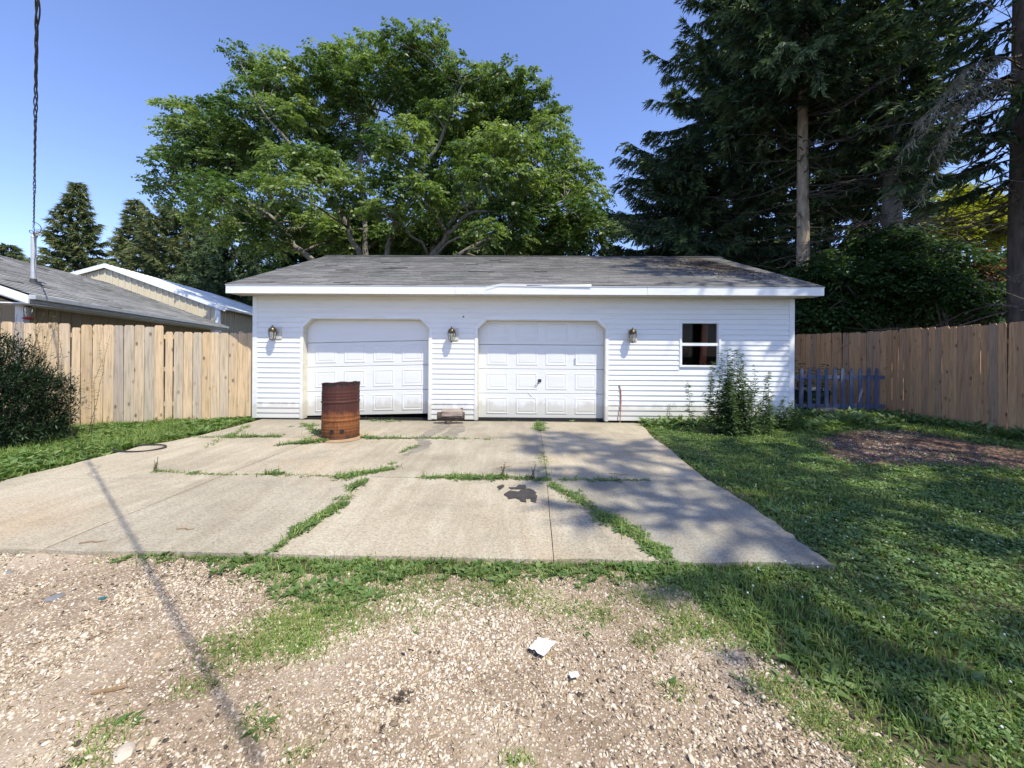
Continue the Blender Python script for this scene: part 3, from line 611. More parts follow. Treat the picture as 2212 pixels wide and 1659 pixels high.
hw_ = MB().box(.6, hl - .1, .5, 2*HW - .5, 0, HZ - .15).prism([(.6, .5, HZ - .15), (.6, HW, HZ + HR - .3), (.6, 2*HW - .5, HZ - .15)], (hl - .9, 0, 0)); hw_.build('wall', M['tan_wood'], ho)
x = .62
while x < hl - .3:
    MB().box(x, x + .285, .482, .499, .1, HZ - .17).build('wall_board', M['tan_wood'], ho); x += .3
MB().box(.56, .7, .44, .56, 0, HZ - .17).build('corner_post', M['trim'], ho)
MB().box(.56, .6, .8, 3.4, .9, HZ - .2).build('white_panel', M['trim'], ho)
MB().box(3.6, 4.8, .46, .48, 1.2, 1.95).build('window_frame', M['trim'], ho)
# service mast stands on the roof slope
mx = P(72, 624, 8.4); ml = ho.matrix_basis.inverted() @ Vector(mx) if False else Matrix.Rotation(-han, 4, 'Z') @ (Vector((mx.x, mx.y, 0)) - Vector((E1.x, E1.y, 0)))
mz = HZ + ml.y / HW * HR
mast = MB().tube([(ml.x, ml.y, mz - .03), (ml.x, ml.y, mz + 1.02)], .042, 10).tube([(ml.x, ml.y, mz + 1.02), (ml.x + .02, ml.y - .02, mz + 1.12), (ml.x - .05, ml.y - .1, mz + 1.1)], .05, 8)
mast.build('service_mast', M['galv'], ho); MB().lathe([(.16, 0), (.06, .07), (.05, .14)], (ml.x, ml.y, mz - .02), 12).build('mast_flashing', M['dark'], ho)
MT = Vector((E1.x, E1.y, 0)) + Matrix.Rotation(han, 4, 'Z') @ Vector((ml.x, ml.y, mz + 1.08))
# feeder hanging under the eave
fp = P(62, 640, 7.55); fe = empty('bird_feeder', (fp.x, fp.y, 2.0), label='glass hummingbird feeder with red base hanging under the house eave', cat='bird feeder')
MB().tube([(0, 0, .27), (0, 0, .36), (0.0, 0, HZ - 2.0 - .14)], .004, 5).lathe([(.001, .28), (.045, .27), (.05, .25)], n=12).build('hanger', M['dark'], fe)
MB().lathe([(.05, .25), (.055, .2), (.045, .1), (.03, .05)], n=14).build('bottle', M['lampglass'], fe, smooth=True)
MB().lathe([(.001, .0), (.07, .01), (.09, .03), (.06, .05), (.03, .055)], n=14).build('feeder_base', M['red'], fe, smooth=True)
# pole barn
bo_p = P(474, 660, 17.2); BZ = bo_p.z; ban = math.radians(90 + 12)
ba = empty('pole_barn', (bo_p.x, bo_p.y, 0), ban, label='tan metal pole barn with white roof behind the house', cat='barn')
BW, BR, BL = 4.25, 1.62, 11.0
for y0, sgn in ((0, 1), (2*BW, -1)):
    MB().prism([(-.06, y0 - sgn*.25, BZ - .1), (-.06, BW, BZ + BR), (-.06, BW, BZ + BR - .06), (-.06, y0 - sgn*.25, BZ - .16)], (BL, 0, 0)).build('roof_sheet', M['white_roof'], ba)
rb = MB(); x = -.03
while x < BL - .4:
    rb.prism([(x, -.24, BZ - .085), (x, BW, BZ + BR + .018), (x, BW, BZ + BR), (x, -.24, BZ - .1)], (.03, 0, 0)); x += .3
rb.build('roof_rib', M['white_roof'], ba, kind='stuff')
MB().box(0.05, BL - .4, .06, 2*BW - .06, 0, BZ - .12).prism([(.05, .06, BZ - .12), (.05, BW, BZ + BR - .1), (.05, 2*BW - .06, BZ - .12)], (BL - .5, 0, 0)).build('wall', M['tan_metal'], ba)
rbw = MB(); y = .15
while y < 2*BW - .2:
    zt = BZ - .14 + BR * min(y, 2*BW - y) / BW; rbw.box(.02, .049, y, y + .05, .05, zt - .02); y += .2286
rbw.build('wall_rib', M['tan_metal'], ba, kind='stuff')
rbs = MB(); x = .1
while x < BL - .5: rbs.box(x, x + .05, .03, .059, .05, BZ - .15); x += .23
rbs.build('side_rib', M['tan_metal'], ba, kind='stuff')
for y0, sgn in ((0, 1), (2*BW, -1)):
    MB().prism([(-.09, y0 - sgn*.27, BZ - .09), (-.09, BW, BZ + BR + .01), (-.09, BW, BZ + BR - .17), (-.09, y0 - sgn*.27, BZ - .27)], (.03, 0, 0)).build('rake_trim', M['white_roof'], ba)
    MB().prism([(-.06, y0, BZ - .2), (-.06, BW, BZ + BR - .11), (-.06, BW, BZ + BR - .13), (-.06, y0, BZ - .22)], (.1, 0, 0)).build('gable_soffit', M['trim'], ba)
MB().box(-.02, .1, -.02, .16, 0, BZ - .1).build('corner_trim', M['white_roof'], ba)
MB().box(-.06, BL, -.36, -.24, BZ - .2, BZ - .1).build('gutter', M['white_roof'], ba, bevel=.01)
# roof corner of a farther shed at the picture's edge
fs_ = P(-60, 560, 22); fsn = empty('shed', (fs_.x, fs_.y, 0), math.radians(100), label='far shed showing only a white roof edge beyond the house ridge', cat='shed')
MB().prism([(0, -.2, fs_.z - .4), (0, 1.6, fs_.z + .25), (0, 3.4, fs_.z - .4)], (6, 0, 0)).build('roof', M['white_roof'], fsn)
MB().box(.3, 5.8, .1, 3.1, 0, fs_.z - .42).build('wall', M['tan_metal'], fsn)
# ================================================================== CABLE
cab = empty('service_cable', tuple(MT), label='twisted black overhead service cable running from the roof mast over the gravel', cat='cable')
plane = (72 + 8 - U0) / F
def cpt(t):                                                     # sagging run from the mast to a pole behind the viewer
    a = Vector(MT); b = a + (P(80, 0, 3.0) + Vector((0, 0, .14)) - a) * 1.72; p = a.lerp(b, t); p.z -= .55 * (t - t*t); return p
for q in range(3):
    pts = []; n = 260
    for i in range(n + 1):
        t = i / n; p = cpt(t); ph = t * 2 * math.pi * 17 + q * 2.094; loose = .0075 + .006 * max(0, math.sin(t * 31.0)) ** 3 + (.05 * math.exp(-((t - .63) / .045) ** 2) if q == 1 else 0) + (.10 * math.exp(-((t - .05) / .022) ** 2) if q == 0 else 0)
        pts.append(p - cab.location + Vector((.79, .6, 0)) * math.cos(ph) * loose + Vector((0, 0, 1)) * math.sin(ph) * loose)
    MB().tube(pts, .0052 + .001 * (q == 0), 6).build('wire', M['black_rubber'], cab)
# ================================================================== DRUM, LOG, LITTER
bp = G(736, 951); bp.x = ray(736, 951)[0] * (bp.y + .3); br = empty('drum', (bp.x, bp.y + .3, 0), math.radians(-25), label='rusty open-topped steel burn barrel standing on the concrete drive', cat='barrel')
R_ = .292
prof = [(R_ * .97, 0), (R_ + .006, .005), (R_ + .006, .02), (R_ - .004, .03)]
z = .03
def rib(z, dr): return math.exp(-((z) / .012) ** 2) * dr
zs = np.linspace(.035, .88, 72); prof += [(R_ + sum(rib(z - c_, .014) for c_ in (.30, .59)) + sum(rib(z - c_, .006) for c_ in (.12, .17, .21, .37, .645, .69, .735)), z) for z in zs] + [(R_ + .008, .885), (R_ + .008, .897), (R_ - .004, .9)]
def dent(p, a):
    k = p.z / .9; n_ = Vector((math.cos(a), math.sin(a), 0)); q = Vector(p) - n_ * (.012 * math.sin(2*a + 1) * k + .006 * k**8 * math.sin(5*a))
    q.z += .028 * math.cos(a + .4) * k ** 4 + (.006 * math.sin(7*a) * max(0, k - .9) * 10 if k > .9 else 0); q.z *= 1; return q
MB().lathe(prof, n=56, fn=dent).build('drum_shell', M['rust'], br, smooth=True)
MB().lathe([(R_ - .008, .9), (R_ - .012, .84), (R_ - .01, .02), (.001, .02)], n=56, fn=dent).build('drum_lining', M['soot'], br, smooth=True)
def sband(p, a):
    q = dent(p, a); 
    if p.z < .87: q.z -= .02 * (math.sin(9*a) + math.sin(17*a + 1)) * .6
    return q
MB().lathe([(R_ + .0035, .85), (R_ + .0035, .883)], n=90, fn=sband).build('scorched_rim', M['soot'], br)
for u_, v_ in ((733, 936), (761, 932)):
    lp = G(u_, 951); an = math.atan2(-.3 - 0, 0)
for a_ in (-1.62 + .436, -1.1 + .436):
    c_ = Vector((math.cos(a_), math.sin(a_), 0)); n_ = c_; m_ = MB(); s_ = n_.cross(Vector((0, 0, 1)))
    ring = [c_ * (R_ + .004) + Vector((0, 0, .13)) + (s_ * math.cos(t) + Vector((0, 0, 1)) * math.sin(t)) * .03 for t in np.linspace(0, 6.283, 13)]
    m_.tube(ring, .008, 5).prism([p + n_ * .0 for p in ring[:-1]], n_ * .003); m_.build('bung_hole', M['soot'], br)
sheet('rust_stain', [(bp.x - .38 + .3 * math.cos(t) * .0 + .42 * math.cos(t) + .38, bp.y + .16 + .36 * math.sin(t)) for t in np.linspace(0, 6.0, 14)], .0035, M['ruststain'], .02, label='orange rust stain on the concrete around the drum', cat='stain')
lg = W(970, 900); lp = G(973, 916); lo = empty('log', (lp.x, lp.y + .06, 0), math.radians(3), label='weathered split log lying on a bark-covered log against the garage wall', cat='log')
def wob(pts): return pts
MB().tube([(-.27, 0, .145), (-.1, .005, .15), (.1, -.004, .148), (.27, 0, .15)], [.082, .09, .09, .08], 12).build('lower_log', M['log_dark'], lo)
MB().prism([(-.18, -.1, .15), (-.18, .06, .155), (-.18, .07, .25), (-.18, -.02, .285), (-.18, -.09, .25)], (.41, 0, .008)).build('split_log', M['log'], lo, bevel=.008)
MB().tube([(.2, .05, .2), (.21, .05, .3)], [.03, .025], 7).build('stub', M['log_dark'], lo)
MB().lathe([(.001, 0), (.07, 0), (.075, .03), (.07, .07), (.001, .075)], (-.05, -.03, -.003), 14).build('foot_block', M['log_dark'], lo)
# wet stain below the log, tar blotches, litter
for poly, lab in (([(955, 915), (975, 918), (960, 928), (935, 940), (918, 950), (935, 953), (928, 965), (915, 972), (900, 978), (880, 985), (872, 985), (892, 970), (905, 960), (898, 950), (912, 938), (935, 924)], 'long dark wet streak running from the log across the joint'), ([(978, 921), (1000, 917), (1006, 930), (990, 936), (985, 945), (975, 940), (962, 948), (957, 940)], 'short damp blotch on the concrete right in front of the log')):
    sheet('wet_stain', gp(poly, 0.0), .003, M['wet'], .02, .06, label=lab, cat='stain')
for i, (poly, lab) in enumerate((([(1088, 1068), (1100, 1060), (1120, 1062), (1128, 1058), (1142, 1056), (1157, 1062), (1160, 1075), (1158, 1086), (1148, 1085), (1145, 1078), (1135, 1078), (1138, 1086), (1128, 1084), (1115, 1076), (1100, 1078)], 'large black tar blotch on the concrete with a tail to the right'),
                              ([(1098, 1053), (1112, 1052), (1120, 1048), (1132, 1049), (1136, 1055), (1120, 1057), (1105, 1058)], 'brown tar smear just behind the large black tar blotch'),
                              ([(1075, 1050), (1086, 1047), (1090, 1051), (1083, 1057), (1075, 1061)], 'small dark tar spot left of the large black tar blotch'))):
    sheet('tar_blotch', gp(poly, 0.0), .0045, M['tar'], .006, .04, label=lab, cat='tar blotch')
hc = G(300, 970); hp = [(hc.x + .33*math.cos(t) * (1 + .05*math.sin(3*t)), hc.y + .20*math.sin(t), .016 + .006*math.sin(2*t)) for t in np.linspace(-2.9, 2.2, 30)]
MB().tube(hp + [(hc.x - .55, hc.y + .0, .02)][:0], .010, 8).build('hose', M['black_rubber'], label='black rubber hose curled half in the grass at the left edge of the concrete', cat='hose')
rx, rz0 = W(1337, 832); 
MB().tube([(rx, D0 - .05, rz0), (rx + .03, D0 - .055, rz0 - .12), (rx + .035, D0 - .06, rz0 - .35), (rx + .02, D0 - .08, rz0 - .55), (rx, D0 - .12, -.02)], [.012, .014, .013, .011, .009], 6).build('rod', M['terracotta'], label='thin rust-coloured bent rod leaning on the siding right of the doors', cat='rod')
pp = G(1172, 1414, GZ); bm_ = MB(); gr_ = 5
vs = []; q0 = [(-.064, .0), (.0, -.056), (.07, .028), (-.016, .06)]
for i in range(gr_ + 1):
    for j in range(gr_ + 1):
        a, b = i / gr_, j / gr_; x = (1-a)*(1-b)*q0[0][0] + a*(1-b)*q0[1][0] + a*b*q0[2][0] + (1-a)*b*q0[3][0]; y = (1-a)*(1-b)*q0[0][1] + a*(1-b)*q0[1][1] + a*b*q0[2][1] + (1-a)*b*q0[3][1]
        vs.append((x, y, .03 + random.uniform(0, .014)))
MB().add(vs, [(i*(gr_+1)+j, (i+1)*(gr_+1)+j, (i+1)*(gr_+1)+j+1, i*(gr_+1)+j+1) for i in range(gr_) for j in range(gr_)]).build('paper_scrap', M['paper'], loc=(pp.x, pp.y, GZ), label='crumpled white paper sheet lying on the gravel', cat='paper').modifiers.new('s', 'SOLIDIFY').thickness = .0015
pp = G(1240, 1472, GZ); MB().box(-.02, .02, -.012, .012, .028, .032).build('paper_tag', M['paper'], loc=(pp.x, pp.y, GZ), rz=.25, label='small white paper tag on the gravel near the larger sheet', cat='paper')
pp = G(236, 1497, GZ); MB().prism([(-.06, -.004, .01), (.03, -.008, .011), (.065, .0, .014), (.03, .006, .011), (-.06, .004, .01)], (0, 0, .008)).build('wood_chip', M['stick'], loc=(pp.x, pp.y, GZ), rz=.25, label='long splinter of brown wood lying on the gravel', cat='wood chip')
pp = G(222, 1296, GZ); MB().prism([(-.018, -.009, .008), (.012, -.012, .008), (.021, .006, .012), (.0, .012, .009), (-.015, .009, .01)], (0, 0, .004)).build('plastic_scrap', M['teal'], loc=(pp.x, pp.y, GZ), label='teal plastic shard on the gravel', cat='plastic scrap')
def stone(u, v, r, m, lab, sq=.5):
    p = G(u, v, GZ); bm = bmesh.new(); bmesh.ops.create_icosphere(bm, subdivisions=2, radius=1)
    for q in bm.verts: q.co *= 1 + random.uniform(-.1, .1); q.co.x *= r * 1.25; q.co.y *= r; q.co.z *= r * sq
    me = bpy.data.meshes.new('stone'); bm.to_mesh(me); bm.free(); me.materials.append(m); inst('stone', me, None, (p.x, p.y, GZ + r * sq * .7), (0, 0, random.random() * 3), label=lab, cat='stone')
stone(268, 1632, .03, M['stone_pale'], 'large round flat pale stone near the bottom edge of the gravel')
stone(118, 1294, .034, M['stone_grey'], 'largest grey oval stone on the gravel left of the teal shard', .35)
stone(18, 1239, .02, M['stone_grey'], 'dark grey pebble at the left edge just below the concrete')
rp = G(2488 / 1.3888, 890); rs_ = Vector((7.45, 9.15, 0))
bm = bmesh.new(); bmesh.ops.create_icosphere(bm, subdivisions=2, radius=1)
for q in bm.verts: q.co *= 1 + random.uniform(-.08, .08); q.co.x *= .33; q.co.y *= .2; q.co.z *= .2
me = bpy.data.meshes.new('boulder'); bm.to_mesh(me); bm.free(); me.materials.append(M['block']); me.materials[0] = M['stone_dull']; inst('boulder', me, None, (7.45, 9.1, .0), label='rounded grey boulder at the foot of the blue picket fence', cat='boulder')
for i, (u, v, L, az, lab) in enumerate(((1090, 1010, .22, .5, 'thin twig on the concrete left of the middle crack'), (1520, 985, .30, -.35, 'longest bent twig on the concrete near the lawn edge'), (1180, 998, .0, 0, ''), (1335, 1025, .2, -.2, 'thin twig on the concrete behind the shaded right slab'), (200, 1172, .16, .25, 'short twig on the concrete near the gravel at left'), (1478, 965, .12, 2.0, 'short forked twig on the concrete beside the lawn'), (400, 1144, .14, -.05, 'short twig lying across the cable shadow on the concrete'))):
    if L: p = G(u, v); MB().tube([(-L/2, 0, .006), (-L*.1, .012, .009), (L*.2, -.006, .007), (L/2, .01, .006)], [.004, .0045, .004, .002], 5).build('twig', M['stick'], loc=(p.x, p.y, 0), rz=az, label=lab, cat='twig')
for i, (u, v, r) in enumerate(((1338, 916, .05), (1352, 918, .04), (1366, 917, .06), (1380, 921, .045))):
    stone(u, v, r, M['stone_pale'], ('white stone chip at the foot of the rust-coloured rod', 'second white stone chip right of the rust-coloured rod', 'larger white stone chip beside the lawn corner at the wall', 'white stone chip at the lawn tip by the wall')[i], .3)
# things kept behind the picket fence, a board inside the window
bn = empty('storage_tub', (7.95, 10.2, 0), .2, label='dark green storage tub with pale lid behind the blue pickets', cat='tub')
MB().prism([(-.3, -.22, 0), (.3, -.22, 0), (.35, -.22, .5), (-.35, -.22, .5)], (0, .44, 0)).build('tub_body', M['tub'], bn); MB().box(-.38, .38, -.26, .26, .5, .55).build('tub_lid', M['galv'], bn, bevel=.01)
wb_ = W(1525, 740)
MB().box(-.07, .07, -.02, .02, 0, 2.1).build('plank', M['red_board'], loc=(wb_[0] + .12, D0 + .45, .0), rz=0, label='red-brown board leaning inside behind the garage window', cat='board').rotation_euler = (-.08, .09, 0)
# ================================================================== VEGETATION
def unit(a): return a / np.maximum(1e-9, np.linalg.norm(a, axis=-1, keepdims=True))
def rdir(n, rs): return unit(rs.normal(size=(n, 3)))
def leaf_quads(c, d, L, Wd, rs, sag=.15, nz=None, tilt=.5):
    """diamond leaves: base c, unit direction d, length L, width Wd"""
    n = len(c); L = np.broadcast_to(L, n)[:, None]; Wd = np.broadcast_to(Wd, n)[:, None]
    up = rdir(n, rs) * tilt + np.array([0, 0, 1.0]) if nz is None else nz
    s = unit(np.cross(d, up)); nn = np.cross(s, d)
    m = c + d * L * .45
    return np.stack([c, m + s * Wd / 2 + nn * L * sag * .3, c + d * L - nn * L * sag, m - s * Wd / 2 + nn * L * sag * .3], 1)
def spikes(c, d, L, Wd, rs):
    n = len(c); s = unit(np.cross(d, rdir(n, rs))) * (np.broadcast_to(Wd, n) / 2)[:, None]
    return np.stack([c - s, c + s, c + d * np.broadcast_to(L, n)[:, None]], 1)
def fronds(centres, radii, per_m2, rs, flen=.42, leaf=(.10, .036), pairs=5, flat=.75, droop=.55, inner=.25, tilt=.5, clump=0.0):
    """compound leaves spread over the upper shells of clumps"""
    Cc = []; D = []; KR = []
    for c, r in zip(centres, radii):
        n = max(6, int(per_m2 * r * r * 4)); d = rdir(n, rs); d[:, 2] = np.where(rs.rand(n) < .72, np.abs(d[:, 2]), d[:, 2])
        rad = r * (1 - inner * rs.rand(n) ** 1.5) * (1 + .18 * np.sin(d[:, 0] * 7 + c[0] * 3) * np.cos(d[:, 1] * 6 + c[2]))
        p = d * rad[:, None]; p[:, 2] *= flat; Cc.append(p + np.array(c)); o = d + rdir(n, rs) * .7; o[:, 2] *= .5; o[:, 2] -= droop * .2; D.append(unit(o)); KR.append(np.full(n, rs.normal(0, clump)))
    c = np.concatenate(Cc); d = np.concatenate(D); n = len(c); out = []; rn = np.clip(rs.rand(n) * (1 - clump) + clump * .5 + np.concatenate(KR), 0, 1)
    fl = flen * (.7 + .6 * rs.rand(n)); side = unit(np.cross(d, np.array([0, 0, 1.0]) + rdir(n, rs) * .35)); R = []
    for k in range(pairs):
        t = (k + .6) / pairs; pos = c + d * (fl * t)[:, None]; pos[:, 2] -= droop * fl * t * t
        for s in (-1, 1):
            ld = unit(d * .55 + side * s + np.array([0, 0, -1.0]) * (.25 + .5 * rs.rand(n))[:, None])
            out.append(leaf_quads(pos, ld, leaf[0] * (.75 + .5 * rs.rand(n)) * (1 - .35 * abs(t - .5)), leaf[1] * (.8 + .4 * rs.rand(n)), rs, tilt=tilt)); R.append(np.clip(rn + rs.normal(0, .12, n), 0, 1))
    return np.concatenate(out).reshape(-1, 3), np.concatenate(R)
def tree_things(name, base, label, cat='tree', group=None): return empty(name, tuple(base), label=label, cat=cat, group=group)
def curve_pts(a, b, n, rs, sag=0.1, wig=.05):
    a, b = np.array(a, float), np.array(b, float); L = np.linalg.norm(b - a); t = np.linspace(0, 1, n)[:, None]; p = a + (b - a) * t
    p[:, 2:] += sag * L * np.sin(t * math.pi); p[1:-1] += rs.normal(0, wig * L, (n - 2, 3)) * .5; return p
# ---- the big broadleaf tree
rs = np.random.RandomState(21)
Z7 = """f 680 650 110,790 620 80,590 740 80,700 770 100,860 640 60,380 780 80,450 830 70,950 750 80,1060 740 70,1180 730 90,1260 780 100,1330 830 70,1230 880 90,1100 850 80,960 830 70,1200 600 80,1130 610 60,1230 510 80,1110 520 60,1480 600 80,1600 560 100,1700 570 90,1700 720 110,1560 700 100,1550 950 80,1660 880 100,350 740 80,300 790 70,820 690 70,1010 690 50,1420 690 70,1640 1000 60
m 1310 95 75,1180 110 80,1060 130 70,960 180 80,850 190 80,1330 190 80,1220 200 90,1080 240 100,770 250 70,900 290 90,640 210 75,560 250 70,470 170 55,650 300 85,540 330 80,1470 250 80,1560 290 80,1650 250 70,1740 310 80,1650 360 100,1790 400 80,1860 440 60,1820 490 70,1400 330 100,1450 430 100,1570 440 90,200 420 75,300 420 60,390 400 65,160 490 50,260 520 90,400 500 90,150 650 70,200 600 80,300 620 90,130 730 50,180 780 70,330 740 90,420 640 80,500 560 90,470 430 90,620 430 90,760 440 90,720 380 80,950 420 90,830 340 80,1000 330 80,1150 330 80,1280 290 80,1340 430 70,1780 620 90,1870 600 80,1910 560 50,1930 680 80,1980 700 70,1850 760 100,2020 800 80,1950 870 100,1800 900 110,1700 990 70,1880 1000 80,1430 900 60,1320 960 80,1200 980 70,2050 950 90,560 860 80,600 940 70,350 900 80,480 980 90,620 1010 60,1760 780 90,1480 820 70
b 620 560 80,860 490 80,1000 570 70,910 570 70,1330 740 70,560 560 80,1000 880 80,1420 560 70,700 470 80,1330 560 70,700 880 90,820 910 80,900 985 90,1000 1005 90,640 860 80,1120 970 90,520 900 80,760 965 80,1240 1000 90,1450 560 90,1570 640 90,1350 620 60,900 940 70,1000 950 80,1120 990 80,1500 1010 80,1600 1020 80,1400 1010 80,1800 1020 80,820 960 60,540 620 70,1900 930 80,1340 330 80,900 220 70,1200 300 80,1600 370 90,1700 480 90,420 580 80,330 560 70,250 640 70,1540 520 90,780 900 40,700 870 60"""
TY = 18.0; CL = []; CRr = []
for row in Z7.split('\n'):
    for it in row[1:].split(','):
        x, y, r = map(float, it.split()); u, v = 288 + x * .4883, 43.2 + y * .4883
        Y = TY + {'f': -2.6, 'm': 0, 'b': 2.0}[row[0]] + rs.normal(0, .7); CL.append(np.array(P(u, v, Y))); CRr.append(r * .4883 * Y / F * 1.0)
for i in range(70):                                            # the far side of the crown
    j = rs.randint(len(CL)); c = CL[j] + rs.normal(0, .6, 3); c[1] = TY + 2.5 + rs.rand() * 3; CL.append(c + np.array([0, 0, -.3])); CRr.append(CRr[j])
tb = P(812, 700, TY); tb.z = 0
tr = tree_things('walnut_tree', tb, 'big spreading broadleaf tree rising behind the middle of the garage roof')
V, R = fronds(CL, CRr, 41, rs, pairs=4, inner=.55, flen=.40, leaf=(.195, .095), droop=.35, tilt=1.0, clump=.3); bulk('crown', V, 4, M['walnut'], tr, R, loc=tuple(tb))
stems = [[(760, 640), (655, 545), (600, 480), (480, 400), (400, 330)], [(790, 640), (775, 540), (720, 440), (640, 330), (560, 230)], [(800, 640), (790, 500), (775, 350), (790, 260), (840, 150)],
         [(815, 640), (850, 500), (900, 400), (960, 280), (1000, 180)], [(825, 640), (930, 540), (1010, 430), (1090, 320), (1130, 250)], [(830, 640), (1000, 545), (1130, 470), (1220, 430)], [(825, 650), (960, 520), (1000, 470), (1060, 450)]]
tm = MB(); nodes = []
tm.tube([(0, 0, -.2), (0, 0, 1.2), (.05, 0, 3.2)], [.55, .42, .4], 12)
for i, s in enumerate(stems):
    dy = [0, -.8, 1.0, -.5, .7, -.6, -1.6][i]; pts = [Vector((0, 0, .9))] + [P(u, v, TY + dy * (k + 1) / 3) - tb for k, (u, v) in enumerate(s)]
    rr = np.linspace(.19, .04, len(pts)); dense = []; dr = []
    for k in range(len(pts) - 1):
        for q in range(4): dense.append(pts[k].lerp(pts[k+1], q / 4) + Vector(rs.normal(0, .06, 3)) * (q > 0)); dr.append(rr[k] + (rr[k+1] - rr[k]) * q / 4)
    dense.append(pts[-1]); dr.append(rr[-1]); tm.tube(dense, dr, 8); nodes += [(p, r) for p, r in zip(dense, dr) if p.z > 3]
for c, r in list(zip(CL, CRr)):
    q = Vector(c) - tb; cand = min(nodes, key=lambda a: (a[0] - q).length + max(0, a[0].z - q.z) * 1.5); e = curve_pts(cand[0], q, 6, rs, .06, .06)
    tm.tube(e, np.linspace(min(.07, cand[1] * .8), .016, 6), 5)
    for k in range(3):
        d = rdir(1, rs)[0]; d[2] = abs(d[2]) * .6; tm.tube(curve_pts(e[4], np.array(q) + d * r * .8, 4, rs, .05, .05), [.022, .016, .012, .006], 4)
tm.build('trunk', M['bark_grey'], tr, smooth=True)
# ---- spruces
def spruce(name, base, H, z0, Rmax, label, m='spruce', bark='bark', seed=1, nb=130, lat=34, sub=6, bare=0.0, barez=(1, 6), group=None, prof=None, lean=(0, 0), rt=.26, twig=(.22, .062), sides=None, pend=.9):
    rs = np.random.RandomState(seed); root = tree_things(name, base, label, 'spruce', group); tm = MB()
    ax = lambda z: np.array([lean[0] * z, lean[1] * z, z])
    tz = np.linspace(-.2, H, 14); tm.tube([ax(z) + rs.normal(0, .02, 3) for z in tz], [max(.02, rt * (1 - max(0, z) / H) ** .8 * (1.25 if z < .3 else 1)) for z in tz], 10)
    tm.build('trunk', M[bark], root, smooth=True)
    P0 = []; Dd = []; LL = []; bm_ = MB(); R = []
    for i in range(nb):
        f = (i + rs.rand()) / nb; z = z0 + (H - z0) * f ** 1.08; az = i * 2.399 + rs.normal(0, .3); rad = (prof(f) if prof else Rmax * (1 - f) ** .8 * (.72 + .28 * min(1, f * 5))) * (.78 + .36 * rs.rand()) + .12
        if sides is not None: rad *= sides(az)
        d = np.array([math.cos(az), math.sin(az), 0]); t = np.linspace(0, 1, 9); up = .22 - .42 * (1 - f)
        pts = ax(z) + d * (rad * t)[:, None]; pts[:, 2] += rad * (up * t - (.28 * (1 - f)) * t ** 2 + .24 * t ** 4)
        bm_.tube(pts, np.linspace(.028 * (.4 + rad / 4), .006, 9), 4, cap=False)
        n = max(5, int(lat * (rad / 2.6 + .15))); tt = np.clip(.12 + .88 * np.sort(rs.rand(n)) ** .8, 0, 1)
        pos = ax(z) + d * (rad * tt)[:, None]; pos[:, 2] += rad * (up * tt - (.28 * (1 - f)) * tt ** 2 + .24 * tt ** 4)
        s = np.where(rs.rand(n) < .5, 1, -1); sv = np.stack([-d[1] * s, d[0] * s, np.zeros(n)], 1)
        ld = unit(sv * (.9 - .5 * tt)[:, None] + d * (.45 + .5 * tt)[:, None] + np.array([0, 0, -1.0]) * (pend * (.25 + .75 * rs.rand(n)) * (1.0 - .55 * tt))[:, None])
        ll = (.25 + .42 * rad / max(.5, Rmax) * (1.05 - tt * .7)) * (.7 + .6 * rs.rand(n))
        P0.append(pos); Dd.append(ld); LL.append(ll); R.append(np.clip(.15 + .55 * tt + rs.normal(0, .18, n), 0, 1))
    P0 = np.concatenate(P0); Dd = np.concatenate(Dd); LL = np.concatenate(LL); R = np.concatenate(R); n = len(P0); out = []; rr = []
    for k in range(sub):
        t = (k + .3 * rs.rand(n)) / sub; pos = P0 + Dd * (LL * t)[:, None]; pos[:, 2] -= .25 * LL * t * t
        ld = unit(Dd + rdir(n, rs) * .75 + np.array([0, 0, -.25]))
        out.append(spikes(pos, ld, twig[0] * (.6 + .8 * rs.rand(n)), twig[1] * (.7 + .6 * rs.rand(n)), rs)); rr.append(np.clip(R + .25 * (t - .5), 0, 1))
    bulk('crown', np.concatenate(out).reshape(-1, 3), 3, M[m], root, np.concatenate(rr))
    bm_.build('limbs', M['bark'], root, kind='stuff')
    if bare:
        dm = MB()
        for i in range(int(bare)):
            z = barez[0] + (barez[1] - barez[0]) * rs.rand(); az = rs.rand() * 6.283; L = Rmax * (.35 + .65 * rs.rand()); d = np.array([math.cos(az), math.sin(az), 0])
            e = ax(z) + d * L + np.array([0, 0, L * rs.normal(-.12, .14)]); c = curve_pts(ax(z), e, 6, rs, -.04, .035); dm.tube(c, np.linspace(.024, .005, 6), 4, cap=False)
            for q in range(5):
                b = c[2 + rs.randint(4)]; dm.tube(curve_pts(b, b + (d * .6 + rdir(1, rs)[0] * .8) * L * .28, 3, rs, 0, .05), [.009, .006, .003], 3, cap=False)
        dm.build('dead_branches', M['bark'], root, kind='stuff')
    return root
def gb(u, Y): p = P(u, 760, Y); return (p.x, p.y, 0)
RG = 'tall spruces in a row behind the right fence'
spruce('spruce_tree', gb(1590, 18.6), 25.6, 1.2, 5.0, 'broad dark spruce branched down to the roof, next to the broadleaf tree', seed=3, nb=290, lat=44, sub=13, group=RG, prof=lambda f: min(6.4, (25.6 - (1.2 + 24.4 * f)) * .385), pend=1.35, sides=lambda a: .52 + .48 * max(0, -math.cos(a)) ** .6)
pale_tree = spruce('spruce_tree', gb(1733, 14.2), 24, 10.6, 3.3, 'tall spruce with a pale sunlit bare trunk rising beside the garage roof end', bark='bark_pale_lit', seed=5, nb=230, lat=42, sub=13, bare=80, barez=(2.5, 11), group=RG, rt=.25)
